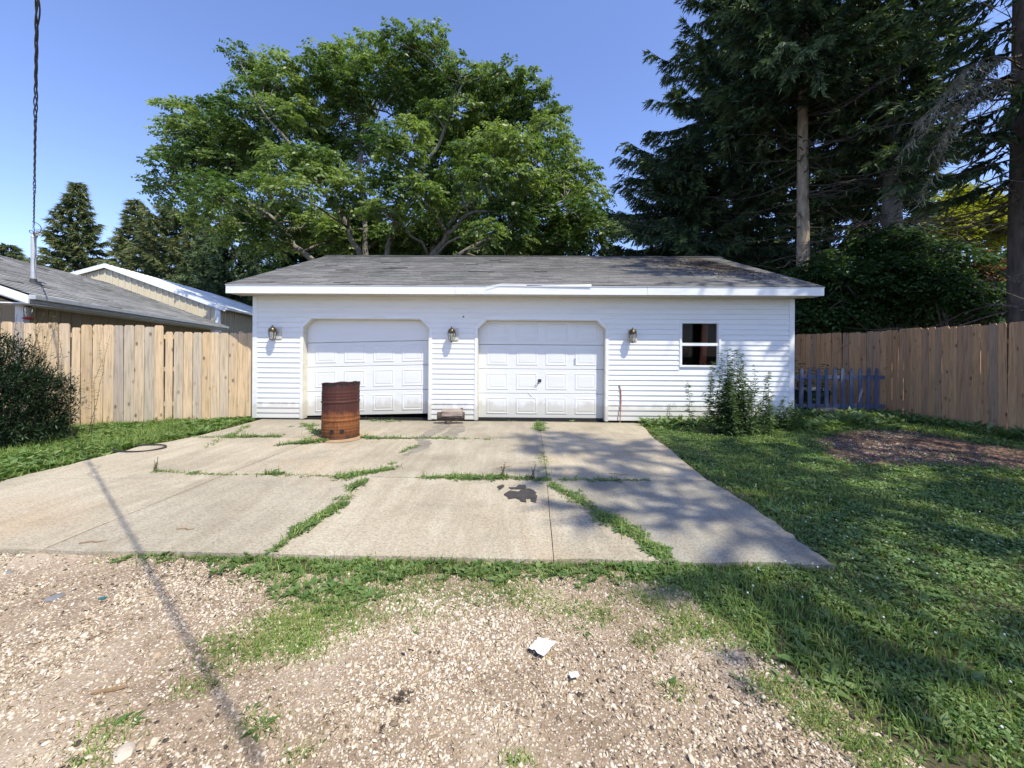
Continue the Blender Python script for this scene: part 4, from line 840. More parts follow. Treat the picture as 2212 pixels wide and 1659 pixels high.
spruce('spruce_tree', gb(1925, 13.6), 23, 7.6, 3.9, 'tall dark spruce with grey lower trunk between the pale trunk and the right picture edge', bark='bark_grey', seed=8, sides=lambda a: .55 + .45 * max(0, math.sin(a) + .3), nb=240, lat=42, sub=13, bare=50, barez=(2.5, 7), group=RG, rt=.36)
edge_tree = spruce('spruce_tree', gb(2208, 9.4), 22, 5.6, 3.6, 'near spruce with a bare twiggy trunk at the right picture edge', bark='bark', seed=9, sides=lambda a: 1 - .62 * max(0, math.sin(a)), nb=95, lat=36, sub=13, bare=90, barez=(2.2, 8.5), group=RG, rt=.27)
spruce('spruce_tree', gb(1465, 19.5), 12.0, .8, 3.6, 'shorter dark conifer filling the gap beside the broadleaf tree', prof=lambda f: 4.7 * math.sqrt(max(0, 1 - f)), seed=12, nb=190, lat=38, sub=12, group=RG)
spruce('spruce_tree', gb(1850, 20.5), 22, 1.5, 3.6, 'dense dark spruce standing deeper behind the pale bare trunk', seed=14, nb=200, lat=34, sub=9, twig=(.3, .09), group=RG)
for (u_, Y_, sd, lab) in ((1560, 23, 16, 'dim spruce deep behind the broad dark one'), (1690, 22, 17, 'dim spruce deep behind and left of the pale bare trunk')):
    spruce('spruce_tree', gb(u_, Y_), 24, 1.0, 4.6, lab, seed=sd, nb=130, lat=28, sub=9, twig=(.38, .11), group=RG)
def bough(name, root, starts, ends, m, seed, nl, L0, sub, twig, drop, sag):
    rs = np.random.RandomState(seed); rp = np.array(root.location); V = []; Rn = []; tm = MB()
    for a, b in zip(starts, ends):
        p = curve_pts(np.array(a) - rp, np.array(b) - rp, 10, rs, sag, .015); tm.tube(p, np.linspace(.03, .006, 10), 4, cap=False); d = unit(p[-1] - p[0])
        t = .25 + .75 * rs.rand(nl); i = np.clip((t * 9).astype(int), 0, 8); f = (t * 9 - i)[:, None]; q = p[i] * (1 - f) + p[i + 1] * f
        sd = unit(np.cross(d, [0, 0, 1.0])) * np.where(rs.rand(nl) < .5, 1, -1)[:, None]
        ld = unit(sd * (1 - .5 * t)[:, None] + d * .6 + np.array([0, 0, -1.0]) * (drop * (.3 + .7 * rs.rand(nl)))[:, None]); ll = L0 * (1.15 - .7 * t) * (.6 + .8 * rs.rand(nl))
        for k in range(sub):
            u_ = (k + rs.rand(nl) * .5) / sub; q2 = q + ld * (ll * u_)[:, None]; q2[:, 2] -= .3 * ll * u_ ** 2
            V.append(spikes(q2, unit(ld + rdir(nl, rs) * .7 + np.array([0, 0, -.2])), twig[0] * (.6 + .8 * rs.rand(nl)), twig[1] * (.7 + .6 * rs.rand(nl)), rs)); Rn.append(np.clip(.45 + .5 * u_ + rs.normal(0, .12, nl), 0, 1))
    bulk(name, np.concatenate(V).reshape(-1, 3), 3, M[m], root, np.concatenate(Rn)); tm.build('limbs', M['bark'], root, kind='stuff')
pt = Vector(pale_tree.location)
bough('sunlit_bough', pale_tree, [pt + Vector((0, 0, 11.6 + .25 * i)) for i in range(6)], [P(u, v, Y) for u, v, Y in ((1640, 130, 11.6), (1690, 90, 11.2), (1740, 110, 11.0), (1790, 75, 11.3), (1700, 170, 11.5), (1770, 190, 11.6))], 'spruce', 301, 60, .62, 9, (.15, .05), .9, .07)
pt = Vector(edge_tree.location)
bough('lichen_branch', edge_tree, [pt + Vector((0, 0, 7.6 + .3 * i)) for i in range(5)], [P(u, v, Y) for u, v, Y in ((1945, 330, 8.7), (1975, 270, 8.5), (2010, 330, 8.9), (2040, 200, 8.6), (1990, 420, 8.8))], 'lichen', 302, 55, .5, 6, (.16, .018), 1.6, .16)
# the same row goes on past the picture's edge, towards the viewer; it throws the shade on the lawn
for (x, y, H, z0, r, sd) in ((11.7, 2.4, 25, 7.5, 5.0, 31), (8.75, -2.7, 19, 6.0, 4.4, 32), (14.2, 5.0, 25, 5, 4.4, 34)):
    spruce('spruce_tree', (x, y, 0), H, z0, r, 'spruce of the same row standing beyond the right picture edge', seed=sd, nb=60, lat=16, sub=6, twig=(.36, .11), group='spruces beyond the right picture edge')
LG = 'distant spruces behind the barn'
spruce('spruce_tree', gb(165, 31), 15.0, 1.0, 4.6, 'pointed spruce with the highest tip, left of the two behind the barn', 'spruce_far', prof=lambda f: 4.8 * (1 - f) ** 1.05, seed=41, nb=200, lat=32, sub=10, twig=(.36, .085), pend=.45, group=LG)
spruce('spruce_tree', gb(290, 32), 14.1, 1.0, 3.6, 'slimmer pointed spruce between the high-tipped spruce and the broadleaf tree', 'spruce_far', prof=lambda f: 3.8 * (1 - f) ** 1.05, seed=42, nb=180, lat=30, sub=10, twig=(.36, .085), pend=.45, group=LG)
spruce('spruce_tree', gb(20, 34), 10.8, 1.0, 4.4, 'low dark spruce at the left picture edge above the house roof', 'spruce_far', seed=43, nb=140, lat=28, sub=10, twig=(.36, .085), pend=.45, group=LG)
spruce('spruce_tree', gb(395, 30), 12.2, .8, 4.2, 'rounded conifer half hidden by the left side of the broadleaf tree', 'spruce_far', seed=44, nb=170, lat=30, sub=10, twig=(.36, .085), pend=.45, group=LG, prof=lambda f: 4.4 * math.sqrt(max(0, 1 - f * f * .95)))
spruce('spruce_tree', gb(500, 27), 9.0, .6, 4.2, 'dark bushy conifer below the broadleaf tree beside the garage roof', 'spruce', seed=45, nb=170, lat=30, sub=10, twig=(.3, .075), group=LG, prof=lambda f: 4.0 * math.sqrt(max(0, 1 - f * f * .95)))
# ---- bushes and small trees made of leaf clumps
def bushy(name, cl, label, m, seed, cat='shrub', per=26, leaf=(.12, .05), stem='bark', group=None, flen=.3, pairs=3):
    rs = np.random.RandomState(seed); cl = [(Vector(c), r) for c, r in cl]; bx = sum((c for c, r in cl), Vector()) / len(cl); base = Vector((bx.x, bx.y, 0))
    root = tree_things(name, base, label, cat, group); V, R = fronds([np.array(c) for c, r in cl], [r for c, r in cl], per, rs, flen, leaf, pairs, .9, .5, .7)
    bulk('crown', V, 4, M[m], root, R, loc=tuple(base)); tm = MB()
    for c, r in cl: q = c - base; tm.tube(curve_pts((q.x * .25, q.y * .25, -.05), q, 6, rs, .05, .05), np.linspace(.05, .012, 6), 5)
    tm.build('trunk', M[stem], root); return root
def cloud(u0, u1, v0, v1, Y0, Y1, n, r0, r1, seed):
    rs = np.random.RandomState(seed); o = []
    for i in range(n): o.append((P(u0 + (u1 - u0) * rs.rand(), v0 + (v1 - v0) * rs.rand() ** .9, Y0 + (Y1 - Y0) * rs.rand()), r0 + (r1 - r0) * rs.rand()))
    return o
UG = 'dark bushes under the spruces behind the right fence'
bushy('shrub', cloud(1725, 1860, 580, 710, 12.2, 13.5, 22, .45, .8, 1), 'dark green bush between the garage corner and the grey spruce trunk', 'under', 51, per=80, leaf=(.16, .08), group=UG)
bushy('shrub', cloud(1850, 2020, 520, 700, 11.6, 13.2, 26, .45, .8, 2), 'dark green bush in front of the grey spruce trunk above the fence corner', 'under', 52, per=80, leaf=(.16, .08), group=UG)
bushy('shrub', cloud(2000, 2150, 545, 700, 11.2, 12.6, 22, .4, .75, 3), 'dark green bush left of the orange dead shrub', 'under', 53, per=80, leaf=(.16, .08), group=UG)
bushy('shrub', cloud(1660, 2240, 560, 720, 16, 19, 52, .6, 1.1, 4), 'long dark thicket deep behind the fence', 'under', 54, per=44, leaf=(.28, .14), group=UG)
bushy('dead_shrub', cloud(2110, 2190, 560, 650, 11.5, 12.2, 7, .3, .5, 5), 'orange-brown dead shrub beside the trunk at the right edge', 'dead', 55, per=22)
bushy('yellow_tree', cloud(2030, 2180, 415, 545, 27, 29, 26, .9, 1.6, 6), 'sunlit yellow-green tree seen through the bare branches at right', 'yellow', 56, 'tree', 26, (.3, .16))
bushy('backdrop_tree', cloud(600, 960, 470, 640, 25, 29, 30, 1.0, 1.7, 7), 'low leafy tree behind the left end of the garage roof', 'under', 57, 'tree', 22, (.32, .16))
bushy('backdrop_tree', cloud(960, 1330, 430, 640, 25, 29, 34, 1.0, 1.8, 8), 'low leafy tree behind the right half of the broadleaf tree', 'under', 58, 'tree', 22, (.32, .16))
bushy('brush_pile', [(Vector((6.9 + .35 * i, 10.2 + .1 * (i % 2), .75 + .12 * math.sin(i * 1.7))), .42) for i in range(5)], 'heap of dark brush behind the blue picket fence', 'under', 59, 'brush', 24)
# ---- yew bush at the left
rs = np.random.RandomState(61); yb = Vector((-7.78, 5.7, 0)); yw = tree_things('yew_bush', yb, 'dark bushy yew in front of the left fence at the picture edge', 'bush')
n = 6000; d = rdir(n, rs); d[:, 2] = np.abs(d[:, 2]) * 1.0; rad = (1 - .45 * rs.rand(n) ** 2) * (1 + .16 * np.sin(d[:, 0] * 6 + 1) * np.cos(d[:, 2] * 7))
c = d * rad[:, None] * np.array([.8, .75, 1.3]); c[:, 2] += .08; out = []; rr = []
dirs = unit(d + rdir(n, rs) * .55 + np.array([0, 0, .25])); ln = .10 + .16 * rs.rand(n); ln *= np.where(rs.rand(n) < .06, 2.0, 1)
for k in range(6):
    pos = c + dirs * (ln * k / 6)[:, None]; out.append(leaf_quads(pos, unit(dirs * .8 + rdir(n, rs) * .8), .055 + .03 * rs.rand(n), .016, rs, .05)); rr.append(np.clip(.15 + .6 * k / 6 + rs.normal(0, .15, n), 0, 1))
bulk('crown', np.concatenate(out).reshape(-1, 3), 4, M['yew'], yw, np.concatenate(rr))
tm = MB()
for i in range(16): q = rdir(1, rs)[0] * np.array([.6, .55, 1.1]); q[2] = abs(q[2]); tm.tube(curve_pts((0, 0, -.05), q, 5, rs, .05, .05), np.linspace(.04, .008, 5), 5)
tm.build('trunk', M['bark'], yw)
# ---- stalky weeds
def stalks(name, base, stems, label, m, seed, leaf, ls, cat='weed', group=None, dz=(.0, 1.0), droop=.3, thick=.006):
    rs = np.random.RandomState(seed); root = empty(name, tuple(base), label=label, cat=cat, group=group); tm = MB(); V = []
    for (x, y, h, lx, ly) in stems:
        e = np.array([x + lx, y + ly, h]); p = curve_pts((x, y, -.03), e, 7, rs, .0, .02); tm.tube(p, np.linspace(thick, thick * .3, 7), 5)
        n = int(h * ls); t = dz[0] + (dz[1] - dz[0]) * rs.rand(n); i = np.clip((t * 6).astype(int), 0, 5); f = (t * 6 - i)[:, None]; pos = p[i] * (1 - f) + p[i + 1] * f
        az = rs.rand(n) * 6.283; d = unit(np.stack([np.cos(az), np.sin(az), .5 - droop * 2 * rs.rand(n)], 1)); V.append(leaf_quads(pos, d, leaf[0] * (1.1 - .6 * t) * (.7 + .6 * rs.rand(n)), leaf[1] * (1.1 - .4 * t), rs, .18))
    tm.build('stems', M['weed'] if m != 'dryweed' else M['dryweed'], root); bulk('leaves', np.concatenate(V).reshape(-1, 3), 4, M[m], root); return root
rs = np.random.RandomState(71)
tw = G(1578, 936); st = []
for i in range(58): st.append((rs.normal(0, .26), rs.normal(0, .12), .55 + .75 * rs.rand() ** 1.2, rs.normal(0, .12), rs.normal(0, .06)))
for lx, h in ((-.05, 1.52), (-.1, 1.45), (.02, 1.48), (.06, 1.5), (.12, 1.42), (.0, 1.38)): st.append((lx * .7, rs.normal(0, .05), h, lx, 0))
stalks('tall_weed', (tw.x, tw.y, 0), st, 'tall bushy weed with narrow leaves growing below the garage window', 'tallweed', 72, (.13, .030), 110)
st = [(rs.normal(.0, .2), rs.normal(0, .1), .25 + .4 * rs.rand(), rs.normal(.1, .15), 0) for i in range(26)]
tq = G(1672, 925); stalks('low_weed', (tq.x, tq.y, 0), st, 'low spreading weed right of the tall bushy weed at the foundation', 'tallweed', 73, (.10, .035), 80)
tq = G(1443, 917); stalks('vine_weed', (tq.x, tq.y, 0), [(0, 0, .45, .05, 0), (.02, 0, .38, -.04, 0), (-.1, 0, .2, -.1, 0), (.14, 0, .22, .1, 0)], 'thin weed climbing the siding left of the tall bushy weed', 'under', 74, (.07, .03), 60)
tq = Vector((-7.4, 6.05, 0)); stalks('dry_weed', (tq.x, tq.y, 0), [(rs.normal(-.2, .35), rs.normal(0, .2), 1.6 + .5 * rs.rand(), rs.normal(.05, .2), rs.normal(0, .1)) for i in range(24)], 'wispy dry weed rising above the yew bush', 'dryweed', 75, (.06, .012), 60, droop=.1, thick=.004)
tq = G(340, 905); stalks('fence_weed', (tq.x, tq.y - .06, 0), [(0, 0, .45, .03, 0), (.04, 0, .3, .08, 0), (-.05, 0, .33, -.06, 0)], 'single leafy weed standing against the left fence', 'weed', 76, (.09, .03), 60)
# ---- ground cover
def inpoly(x, y, poly):
    r = np.zeros(len(x), bool); n = len(poly)
    for i in range(n):
        (x0, y0), (x1, y1) = poly[i], poly[(i+1) % n]; c = ((y0 > y) != (y1 > y)) & (x < (x1 - x0) * (y - y0) / (y1 - y0 + 1e-12) + x0); r ^= c
    return r
SLAB = []
for a, b in (('F0','F1'),('F1','F2'),('F2','F3'),('F3','F4'),('F4','F5'),('F5','M4'),('M4','B4'),('B4','W4')): SLAB += [tuple(p) for p in path(a, b)][:-1]
SLAB += [tuple(G(1382, 905)[:2]), tuple(G(566, 897)[:2])]
for a, b in (('W0','B0'),('B0','M0'),('M0','F0')): SLAB += [tuple(p) for p in path(a, b)][:-1]
gth = math.cos(TH)
def ok_ground(x, y, slab=True):
    r = (y < D0 - .03) | (x < GL - .02) | (x > GR + .02)
    if slab: r &= ~inpoly(x, y, SLAB)
    return r
def fbm(x, y, s, seed):
    r = np.random.RandomState(seed); o = 0
    for k in range(5): a = r.rand() * 6.28; f = s * 1.7 ** k; o = o + np.sin((x * math.cos(a) + y * math.sin(a)) * f + r.rand() * 6) * np.sin((x * math.sin(a) - y * math.cos(a)) * f * 1.1 + r.rand() * 6) / 1.5 ** k
    return o
def blades(name, x, y, h, wd, m, z=GZ, lean=.5, rs=None, rnd=None, simple=False, **k):
    n = len(x); az = rs.rand(n) * 6.283; s = np.stack([np.cos(az), np.sin(az), np.zeros(n)], 1) * (wd / 2)[:, None]; la = rs.rand(n) * 6.283; lm = h * lean * rs.rand(n)
    l = np.stack([np.cos(la) * lm, np.sin(la) * lm, np.zeros(n)], 1); b = np.stack([x, y, np.full(n, z)], 1); up = np.array([0, 0, 1.0]) * h[:, None]
    mid = b + l * .35 + up * .6; tip = b + l + up * (1 - .35 * (lm / h)[:, None] ** 2)
    if simple: return bulk(name, np.stack([b - s, b + s, tip], 1).reshape(-1, 3), 3, m, None, rnd, **k)
    V = np.stack([b - s, b + s, mid + s * .75, mid - s * .75, tip], 1)
    return bulk(name, V.reshape(-1, 3), 5, m, None, rnd, faces=[(0, 1, 2), (0, 2, 3), (3, 2, 4)], **k)
def rosettes(name, x, y, size, m, rs, leaves=7, width=.45, z=GZ, up=.55, sag=.25, **k):
    n = len(x); V = []; R = []; rr = rs.rand(n)
    for q in range(leaves):
        az = q * 6.283 / leaves + rs.rand(n) * .8 + x * 31; d = unit(np.stack([np.cos(az), np.sin(az), up * (.3 + .9 * rs.rand(n))], 1)); L = size * (.6 + .6 * rs.rand(n))
        b = np.stack([x, y, np.full(n, z)], 1) + d * .006; V.append(leaf_quads(b, d, L, L * width, rs, sag, nz=np.array([0, 0, 1.0]) + rdir(n, rs) * .25)); R.append(np.clip(rr + rs.normal(0, .12, n), 0, 1))
    return bulk(name, np.concatenate(V).reshape(-1, 3), 4, m, None, np.concatenate(R), kind='stuff', **k)
rs = np.random.RandomState(81)
LAWN = gp([(1805, 1222), (1742, 1180), (1671, 1126), (1599, 1076), (1550, 1048), (1524, 1029), (1440, 965), (1385, 915)]) + [(3.0, D0 - .04), (GR, D0 - .05), (GR + .05, 9.3), (9.15, 9.3), (9.1, 3.4), (6.0, 1.2), (3.2, .6)] + gp([(2150, 1700), (2010, 1659), (1960, 1610), (1800, 1510), (1640, 1395), (1560, 1330), (1490, 1275), (1440, 1262), (1420, 1215)])
BAND = gp([(1500, 1285), (1430, 1262), (1300, 1262), (1180, 1250), (1040, 1258), (900, 1252), (850, 1262), (800, 1290), (760, 1320), (700, 1330), (640, 1305), (590, 1270), (530, 1238), (430, 1212), (330, 1212), (240, 1206), (240, 1197), (590, 1196), (1196, 1208), (1440, 1212), (1805, 1222)])
LEFT = gp([(-300, 1130), (0, 1041), (150, 1004), (290, 966), (405, 946), (470, 930), (566, 903)]) + [(GL - .02, D0 + .5), (-6.4, 8.2), (-9.6, 6.2), (-10, 4)]
def fill(poly, dens, rs, soft=.04):
    xs = [p[0] for p in poly]; ys = [p[1] for p in poly]; a = (max(xs) - min(xs)) * (max(ys) - min(ys)); n = int(a * dens)
    x = min(xs) + rs.rand(n) * (max(xs) - min(xs)); y = min(ys) + rs.rand(n) * (max(ys) - min(ys)); k = inpoly(x + rs.normal(0, soft, n), y + rs.normal(0, soft, n), poly) & ok_ground(x, y); return x[k], y[k]
x, y = fill(LAWN, 5200, rs, .07); dist = np.hypot(x, y); k = (rs.rand(len(x)) < np.clip((2.4 / dist) ** 1.1, .18, 1)) & (np.abs(x) < 1.45 * y + .7)
k &= ~(inpoly(x + rs.normal(0, .12, len(x)), y + rs.normal(0, .12, len(x)), MUL) & (rs.rand(len(x)) < .93)); bare = fbm(x, y, 2.2, 5); k &= (bare > -1.1) | (rs.rand(len(x)) < .35)
x, y = x[k], y[k]; dist = np.hypot(x, y); tall = np.where((y > 7.2), 1.7, 1.0) * (1 + .35 * np.clip(fbm(x, y, 1.6, 9), -1, 1))
h_ = (.024 + .042 * rs.rand(len(x)) ** 1.6) * tall; w_ = (.004 + .0035 * rs.rand(len(x))) * np.clip(dist / 2.2, 1, 2.8); nr = dist < 3.0
blades('lawn_grass', x[nr], y[nr], h_[nr], w_[nr], M['grass'], lean=1.1, rs=rs, kind='stuff')
blades('far_lawn_grass', x[~nr], y[~nr], h_[~nr], w_[~nr] * 1.3, M['grass'], lean=1.1, rs=rs, simple=True, kind='stuff')
x, y = fill(LAWN, 1500, rs, .09); dist = np.hypot(x, y); k = (np.abs(x) < 1.45 * y + .7) & (rs.rand(len(x)) < np.clip((2.6 / dist), .25, 1)) & ~(inpoly(x + rs.normal(0, .12, len(x)), y + rs.normal(0, .12, len(x)), MUL)) & (fbm(x, y, 1.8, 13) > -.6)
x, y = x[k], y[k]; dist = np.hypot(x, y); rosettes('clover', x, y, (.008 + .012 * rs.rand(len(x))) * np.clip(dist / 2.6, 1, 1.7), M['weed'], rs, 3, .8, z=GZ + .03, up=.6, sag=.1)
x, y = fill(LAWN, 240, rs, .08); dist = np.hypot(x, y); k = (np.abs(x) < 1.45 * y + .7) & ~inpoly(x, y, MUL) & (fbm(x, y, 2.6, 3) > -.35); x, y = x[k], y[k]
rosettes('lawn_weeds', x, y, (.035 + .05 * rs.rand(len(x)) ** 2) * np.where(y > 7.2, 1.7, 1), M['weed'], rs, 6, .42, up=.7)
x, y = fill(LAWN, 9, rs, .0); k = (y < 6.5) & ~inpoly(x, y, MUL); x, y = x[k], y[k]
c = np.stack([x, y, GZ + .075 + .03 * rs.rand(len(x))], 1); o6 = np.array([(1, 0, 0), (-1, 0, 0), (0, 1, 0), (0, -1, 0), (0, 0, 1), (0, 0, -1)]) * .0065
bulk('clover_flowers', (c[:, None] + o6[None]).reshape(-1, 3), 6, M['flower'], faces=[(0, 2, 4), (2, 1, 4), (1, 3, 4), (3, 0, 4), (2, 0, 5), (1, 2, 5), (3, 1, 5), (0, 3, 5)], kind='stuff')
x, y = fill(LEFT, 2200, rs, .05); k = (np.abs(x) < 1.5 * y + .8); x, y = x[k], y[k]; lush = np.clip(.8 + .35 * fbm(x, y, 2.0, 4), .3, 1.6)
blades('verge_grass', x, y, (.06 + .12 * rs.rand(len(x)) ** 1.5) * lush, .012 + .009 * rs.rand(len(x)), M['grass'], lean=1.4, rs=rs, simple=True, kind='stuff')
x, y = fill(LEFT, 260, rs, .05); k = (np.abs(x) < 1.5 * y + .8); x, y = x[k], y[k]; rosettes('verge_weeds', x, y, .07 + .08 * rs.rand(len(x)) ** 2, M['weed'], rs, 7, .4, up=1.0)
x, y = fill(BAND, 720, rs, .055); e = np.clip(.9 + .4 * fbm(x, y, 5, 6), .2, 1.4); k = rs.rand(len(x)) < e * .75; x, y = x[k], y[k]
rosettes('band_weeds', x, y, .03 + .045 * rs.rand(len(x)) ** 1.5, M['weed'], rs, 7, .45, up=.8)
x, y = fill(BAND, 4200, rs, .07); blades('band_grass', x, y, .02 + .055 * rs.rand(len(x)) ** 2, .004 + .003 * rs.rand(len(x)), M['grass'], lean=1.2, rs=rs, kind='stuff')
EDGE = [[(GR * .36, D0 - .5), (GR + .1, D0 - .75), (GR + .1, D0 - .02), (GR * .36, D0 - .02)], [(GR - .2, D0 - .6), (9.1, 8.3), (9.1, 9.3), (GR + .1, 9.3)], [(8.55, 4.2), (9.12, 4.2), (9.15, 8.6), (8.7, 8.4)]]
EX = [fill(p, 210, rs, .08) for p in EDGE]; x = np.concatenate([e[0] for e in EX]); y = np.concatenate([e[1] for e in EX]); rosettes('edge_weeds', x, y, .10 + .16 * rs.rand(len(x)) ** 2, M['weed'], rs, 7, .32, up=1.9)
EX = [fill(p, 900, rs, .08) for p in EDGE]; x = np.concatenate([e[0] for e in EX]); y = np.concatenate([e[1] for e in EX]); blades('edge_grass', x, y, .08 + .14 * rs.rand(len(x)) ** 1.6, .009 + .006 * rs.rand(len(x)), M['grass'], lean=1.1, rs=rs, simple=True, kind='stuff')
# patches of thin grass over the gravel
def patch(cs, dens, rs):
    X = []; Y = []
    for (u, v, r, n) in cs: p = G(u, v, GZ); X.append(p.x + rs.normal(0, r, n)); Y.append(p.y + rs.normal(0, r * .7, n))
    x = np.concatenate(X); y = np.concatenate(Y); k = ok_ground(x, y); return x[k], y[k]
PT = [(660, 1350, .10, 900), (720, 1330, .10, 700), (600, 1340, .10, 600), (640, 1400, .10, 500), (800, 1310, .12, 500), (900, 1275, .10, 500), (1080, 1275, .12, 600), (560, 1390, .10, 500), (620, 1370, .12, 500), (650, 1400, .05, 200), (500, 1420, .08, 300), (470, 1390, .06, 160), (1130, 1290, .10, 400), (1200, 1320, .09, 300), (1290, 1330, .08, 300), (1420, 1300, .14, 900), (1500, 1350, .10, 600), (1560, 1370, .12, 800),
      (1390, 1390, .05, 180), (1700, 1500, .07, 350), (1780, 1540, .06, 350), (1650, 1480, .05, 200), (1850, 1600, .06, 400), (1460, 1500, .04, 120), (420, 1490, .05, 150), (240, 1580, .05, 150), (200, 1640, .05, 120), (560, 1570, .05, 120), (900, 1330, .1, 260), (760, 1360, .07, 200), (1000, 1300, .1, 250), (1450, 1380, .06, 200), (1750, 1570, .05, 200), (1900, 1640, .06, 400), (1120, 1650, .03, 90), (640, 1640, .04, 90)]
x, y = patch(PT, 1, rs); blades('gravel_grass', x, y, .014 + .035 * rs.rand(len(x)) ** 2, .0035 + .003 * rs.rand(len(x)), M['grass'], lean=1.6, rs=rs, rnd=np.clip(.5 + .5 * rs.rand(len(x)), 0, 1), kind='stuff')
x, y = patch([(a, b, c_, max(4, d // 20)) for a, b, c_, d in PT] + [(652, 1398, .02, 6), (1600, 1330, .1, 30), (1530, 1300, .1, 30)], 1, rs); rosettes('gravel_weeds', x, y, .02 + .04 * rs.rand(len(x)) ** 2, M['weed'], rs, 6, .38, up=.35)
# weeds rooted in the joints
JT = [([(590, 1190), (640, 1150), (700, 1112), (742, 1086)], 900, .035, 1.0), ([(742, 1086), (762, 1050), (790, 1035)], 160, .03, .8), ([(735, 1030), (850, 1012)], 700, .06, 1.0), ([(760, 1050), (790, 1040)], 260, .05, .9), ([(842, 1002), (858, 1000)], 60, .03, .8), ([(865, 978), (905, 962)], 260, .05, .9),
      ([(330, 1018), (478, 1026)], 420, .035, .7), ([(478, 1026), (580, 1024)], 160, .025, .5), ([(575, 1024), (610, 1023)], 160, .05, 1.3), ([(620, 1026), (730, 1028)], 180, .03, .5), ([(912, 1031), (1100, 1032)], 1100, .05, 1.0), ([(1100, 1032), (1185, 1036)], 400, .045, .8),
      ([(1215, 1036), (1400, 1038)], 330, .04, .9), ([(1190, 1045), (1240, 1075), (1300, 1112)], 700, .05, .8), ([(1300, 1112), (1370, 1155)], 700, .06, .9), ([(1370, 1155), (1440, 1205)], 420, .035, .9),
      ([(1164, 915), (1166, 932)], 260, .07, 1.6), ([(1168, 940), (1176, 990)], 60, .02, .5), ([(1172, 975), (1182, 1040)], 420, .06, .6), ([(780, 946), (960, 947)], 600, .05, 1.0), ([(960, 947), (1075, 949)], 200, .04, .8), ([(420, 944), (510, 944)], 200, .05, .8), ([(510, 943), (600, 943)], 450, .07, 1.1),
      ([(600, 962), (690, 952)], 750, .10, 1.3), ([(655, 915), (690, 938)], 420, .10, 1.3), ([(785, 944), (800, 945)], 120, .05, 1.6), ([(790, 908), (860, 910)], 90, .08, 1.4), ([(1060, 908), (1130, 909)], 160, .03, .8), ([(1180, 908), (1290, 910)], 260, .05, 1.2), ([(1280, 906), (1308, 908)], 260, .06, 1.8), ([(440, 970), (540, 918)], 300, .06, 1.0)]
bx = []; by = []; bh = []
for pts, n, spread, hh in JT:
    ws = [np.array(G(*p)[:2]) for p in pts]; t = rs.rand(n) * (len(ws) - 1); i = t.astype(int); f = (t - i)[:, None]; w_ = np.array(ws); p = w_[i] * (1 - f) + w_[np.minimum(i + 1, len(ws) - 1)] * f
    cl = np.clip(fbm(p[:, 0], p[:, 1], 7, n), -1, 1); p = p + rs.normal(0, spread, (n, 2)) * (.6 + .4 * cl)[:, None]; kk = rs.rand(n) < .62 + .38 * cl; p = p[kk]
    bx.append(p[:, 0]); by.append(p[:, 1]); bh.append(np.full(len(p), hh))
bx, by, bh = map(np.concatenate, (bx, by, bh)); kk = by < D0 - .05; bx, by, bh = bx[kk], by[kk], bh[kk]; nb_ = len(bx); pick = rs.rand(nb_)
a = pick < .72; blades('joint_grass', bx[a], by[a], (.025 + .07 * rs.rand(a.sum()) ** 2) * bh[a], .006 + .005 * rs.rand(a.sum()), M['grass'], z=-.012, lean=1.3, rs=rs, kind='stuff')
a = ~a; rosettes('joint_weeds', bx[a], by[a], (.03 + .05 * rs.rand(a.sum()) ** 2) * bh[a], M['weed'], rs, 6, .34, z=-.008, up=.6)
dr = [(u, v) for u, v in ((1085, 1030), (1095, 1031), (1120, 1033), (1150, 1034), (1128, 1033), (335, 1018), (345, 1018))]
for i, (u, v) in enumerate(dr):
    p = G(u, v)
    if i in (0, 3, 5): stalks('stalk_weed', (p.x, p.y, 0), [(0, 0, .17, .03, 0), (.02, 0, .13, -.03, 0), (-.03, .0, .11, .05, 0)], ('bare branching weed stalk in the cross joint left of its fellow', None, None, 'bare branching weed stalk in the cross joint beside the centre joint', None, 'lone weed stalk in the joint on the left side of the concrete')[i], 'dryweed', 90 + i, (.035, .01), 120)
x = []; y = []
for (u_, v_, r_) in ((560, 1560, .25), (640, 1480, .2), (450, 1600, .2), (760, 1600, .2), (1000, 1290, .2), (1230, 1570, .2), (900, 1550, .2), (1150, 1350, .25), (1500, 1450, .2), (1000, 1450, .4), (300, 1450, .4), (1700, 1560, .2), (200, 1230, .25), (650, 1240, .15)):
    p = G(u_, v_, GZ); x.append(p.x + rs.normal(0, r_, 420)); y.append(p.y + rs.normal(0, r_ * .6, 420))
x, y = np.concatenate(x), np.concatenate(y); k = inpoly(x, y, LOT) & ~inpoly(x, y, SLAB); x, y = x[k], y[k]
blades('dry_straw', x, y, .012 + .02 * rs.rand(len(x)), .0028 + .002 * rs.rand(len(x)), M['dryweed'], lean=3.0, rs=rs, simple=True, kind='stuff')
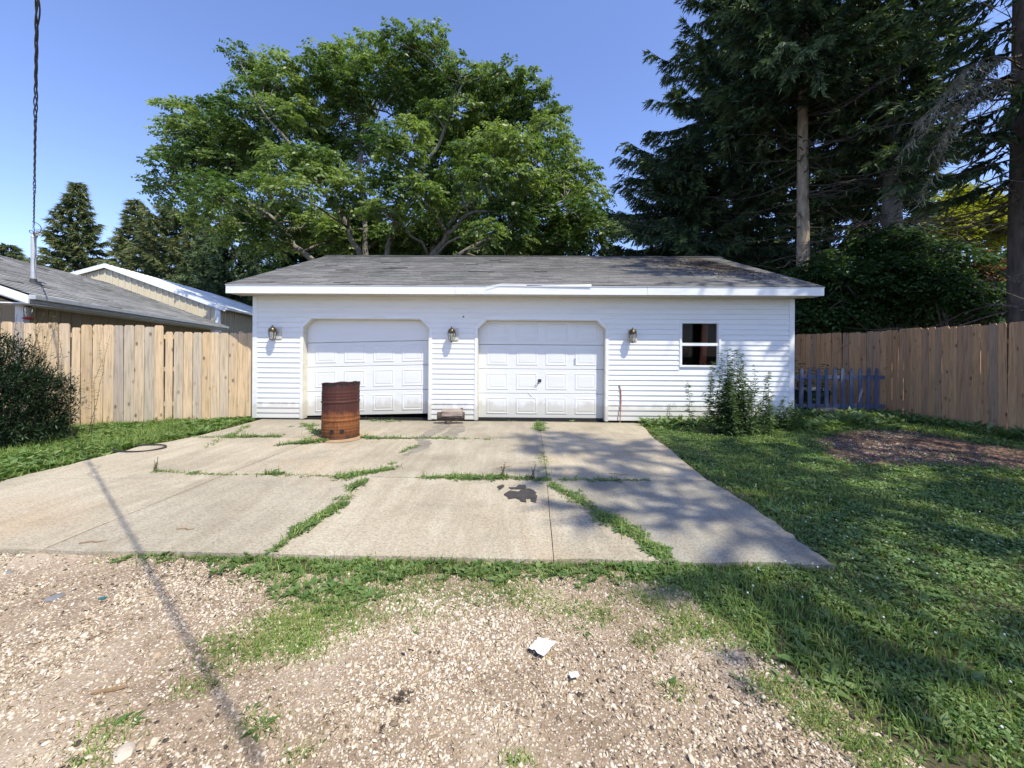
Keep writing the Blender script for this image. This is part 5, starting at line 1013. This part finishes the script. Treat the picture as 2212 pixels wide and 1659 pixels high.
# ---- gravel stones
rs = np.random.RandomState(91)
bm = bmesh.new(); bmesh.ops.create_icosphere(bm, subdivisions=1, radius=1); ico = np.array([v.co[:] for v in bm.verts]); icf = np.array([[v.index for v in f.verts] for f in bm.faces if f.calc_center_median().z > -.35]); bm.free()
def stones(n, x, y, r, name, tmpl, fc, sm, rnd=None):
    n = len(x); q = rs.normal(size=(n, 4)); q[:, 1:3] *= .45; q = unit(q); w_, a, b, c = q.T
    Rm = np.stack([np.stack([1-2*(b*b+c*c), 2*(a*b-c*w_), 2*(a*c+b*w_)], 1), np.stack([2*(a*b+c*w_), 1-2*(a*a+c*c), 2*(b*c-a*w_)], 1), np.stack([2*(a*c-b*w_), 2*(b*c+a*w_), 1-2*(a*a+b*b)], 1)], 1)
    sc_ = np.stack([1.0 + .5 * rs.rand(n), .75 + .35 * rs.rand(n), .24 + .26 * rs.rand(n)], 1) * r[:, None]
    v = tmpl[None] * (1 + rs.normal(0, .13, (n, len(tmpl), 1))) * sc_[:, None]; v = np.einsum('nij,nkj->nki', Rm, v)
    v += np.stack([x, y, GZ + .005 + r * .30 * (rs.rand(n) * 1.3 - .3)], 1)[:, None]
    return bulk(name, v.reshape(-1, 3), len(tmpl), M['gravel'], None, rnd, smooth=sm, faces=fc, kind='stuff')
OIL = [gp(p) for p in ([(838, 1520), (850, 1500), (872, 1492), (884, 1488), (893, 1496), (884, 1508), (890, 1520), (872, 1520), (855, 1528)], [(808, 1590), (818, 1575), (832, 1570), (828, 1588), (815, 1600)], [(918, 1412), (948, 1408), (945, 1418), (925, 1418)])]
DIRT = [(640, 1460, .2), (820, 1340, .12), (350, 1560, .16), (1000, 1600, .12), (1100, 1480, .14), (300, 1400, .18), (1235, 1560, .13), (1190, 1640, .08), (560, 1590, .14), (450, 1600, .10), (650, 1500, .10), (980, 1270, .13), (60, 1205, .2), (200, 1215, .15), (640, 1230, .1), (700, 1650, .1), (880, 1600, .07), (1330, 1500, .06), (300, 1280, .06), (20, 1640, .09)]
def srnd(x, y):
    r = np.clip(.08 + .84 * RS.rand(len(x)) + .10 * fbm(x, y, 1.9, 77) - .06, 0, 1)
    for p in OIL: r = np.where(inpoly(x + RS.normal(0, .004, len(x)), y + RS.normal(0, .004, len(x)), p), .0, r)
    return r
n = 140000; y = np.sqrt(rs.rand(n) * (2.75 ** 2 - 1.0) + 1.0); x = (rs.rand(n) * 2 - 1) * (1.38 * y + .25)
k = inpoly(x, y, LOT) & ~inpoly(x, y, SLAB); patchy = fbm(x, y, 2.6, 17) + .5 * fbm(x, y, 7, 18); k &= (rs.rand(n) < np.clip(.68 + .5 * patchy, .2, 1)) & ~(inpoly(x, y, BAND) & (rs.rand(n) < .8))
for (u_, v_, q_) in DIRT: p_ = G(u_, v_, GZ); k &= rs.rand(n) > .8 * np.exp(-(((x - p_.x) / q_) ** 2 + ((y - p_.y) / (q_ * .6)) ** 2))
x, y = x[k], y[k]; r = .0030 + .0070 * rs.rand(len(x)) ** 2.0 + .011 * (rs.rand(len(x)) < .025) * rs.rand(len(x))
big = r > .0063; GX, GY, GR_ = x[~big], y[~big], r[~big] * 1.15; stones(0, x[big], y[big], r[big], 'gravel', ico, icf, True, srnd(x[big], y[big]))
o6 = np.array([(1, 0, 0), (-1, 0, 0), (0, 1, 0), (0, -1, 0), (0, 0, 1), (0, 0, -1)], float); f8 = np.array([(0, 2, 4), (2, 1, 4), (1, 3, 4), (3, 0, 4)])
stones(0, GX, GY, GR_, 'fine_gravel', o6, f8, False, srnd(GX, GY))
x, y = fill(MUL, 1300, rs, .12); k = fbm(x, y, 1.7, 23) > .1; x, y = x[k], y[k]; stones(len(x), x, y, .006 + .011 * rs.rand(len(x)), 'mulch_stones', o6, f8, False)
x, y = fill(MUL, 1100, rs, .15); n = len(x); az = rs.rand(n) * 6.28; d = unit(np.stack([np.cos(az), np.sin(az), rs.normal(.1, .25, n)], 1)); bulk('wood_chips', leaf_quads(np.stack([x, y, GZ + .012 + .01 * rs.rand(n)], 1), d, .03 + .06 * rs.rand(n), .012, rs, .05).reshape(-1, 3), 4, M['log_dark'], kind='stuff')
print('BULK TRIS', TRIS[0])
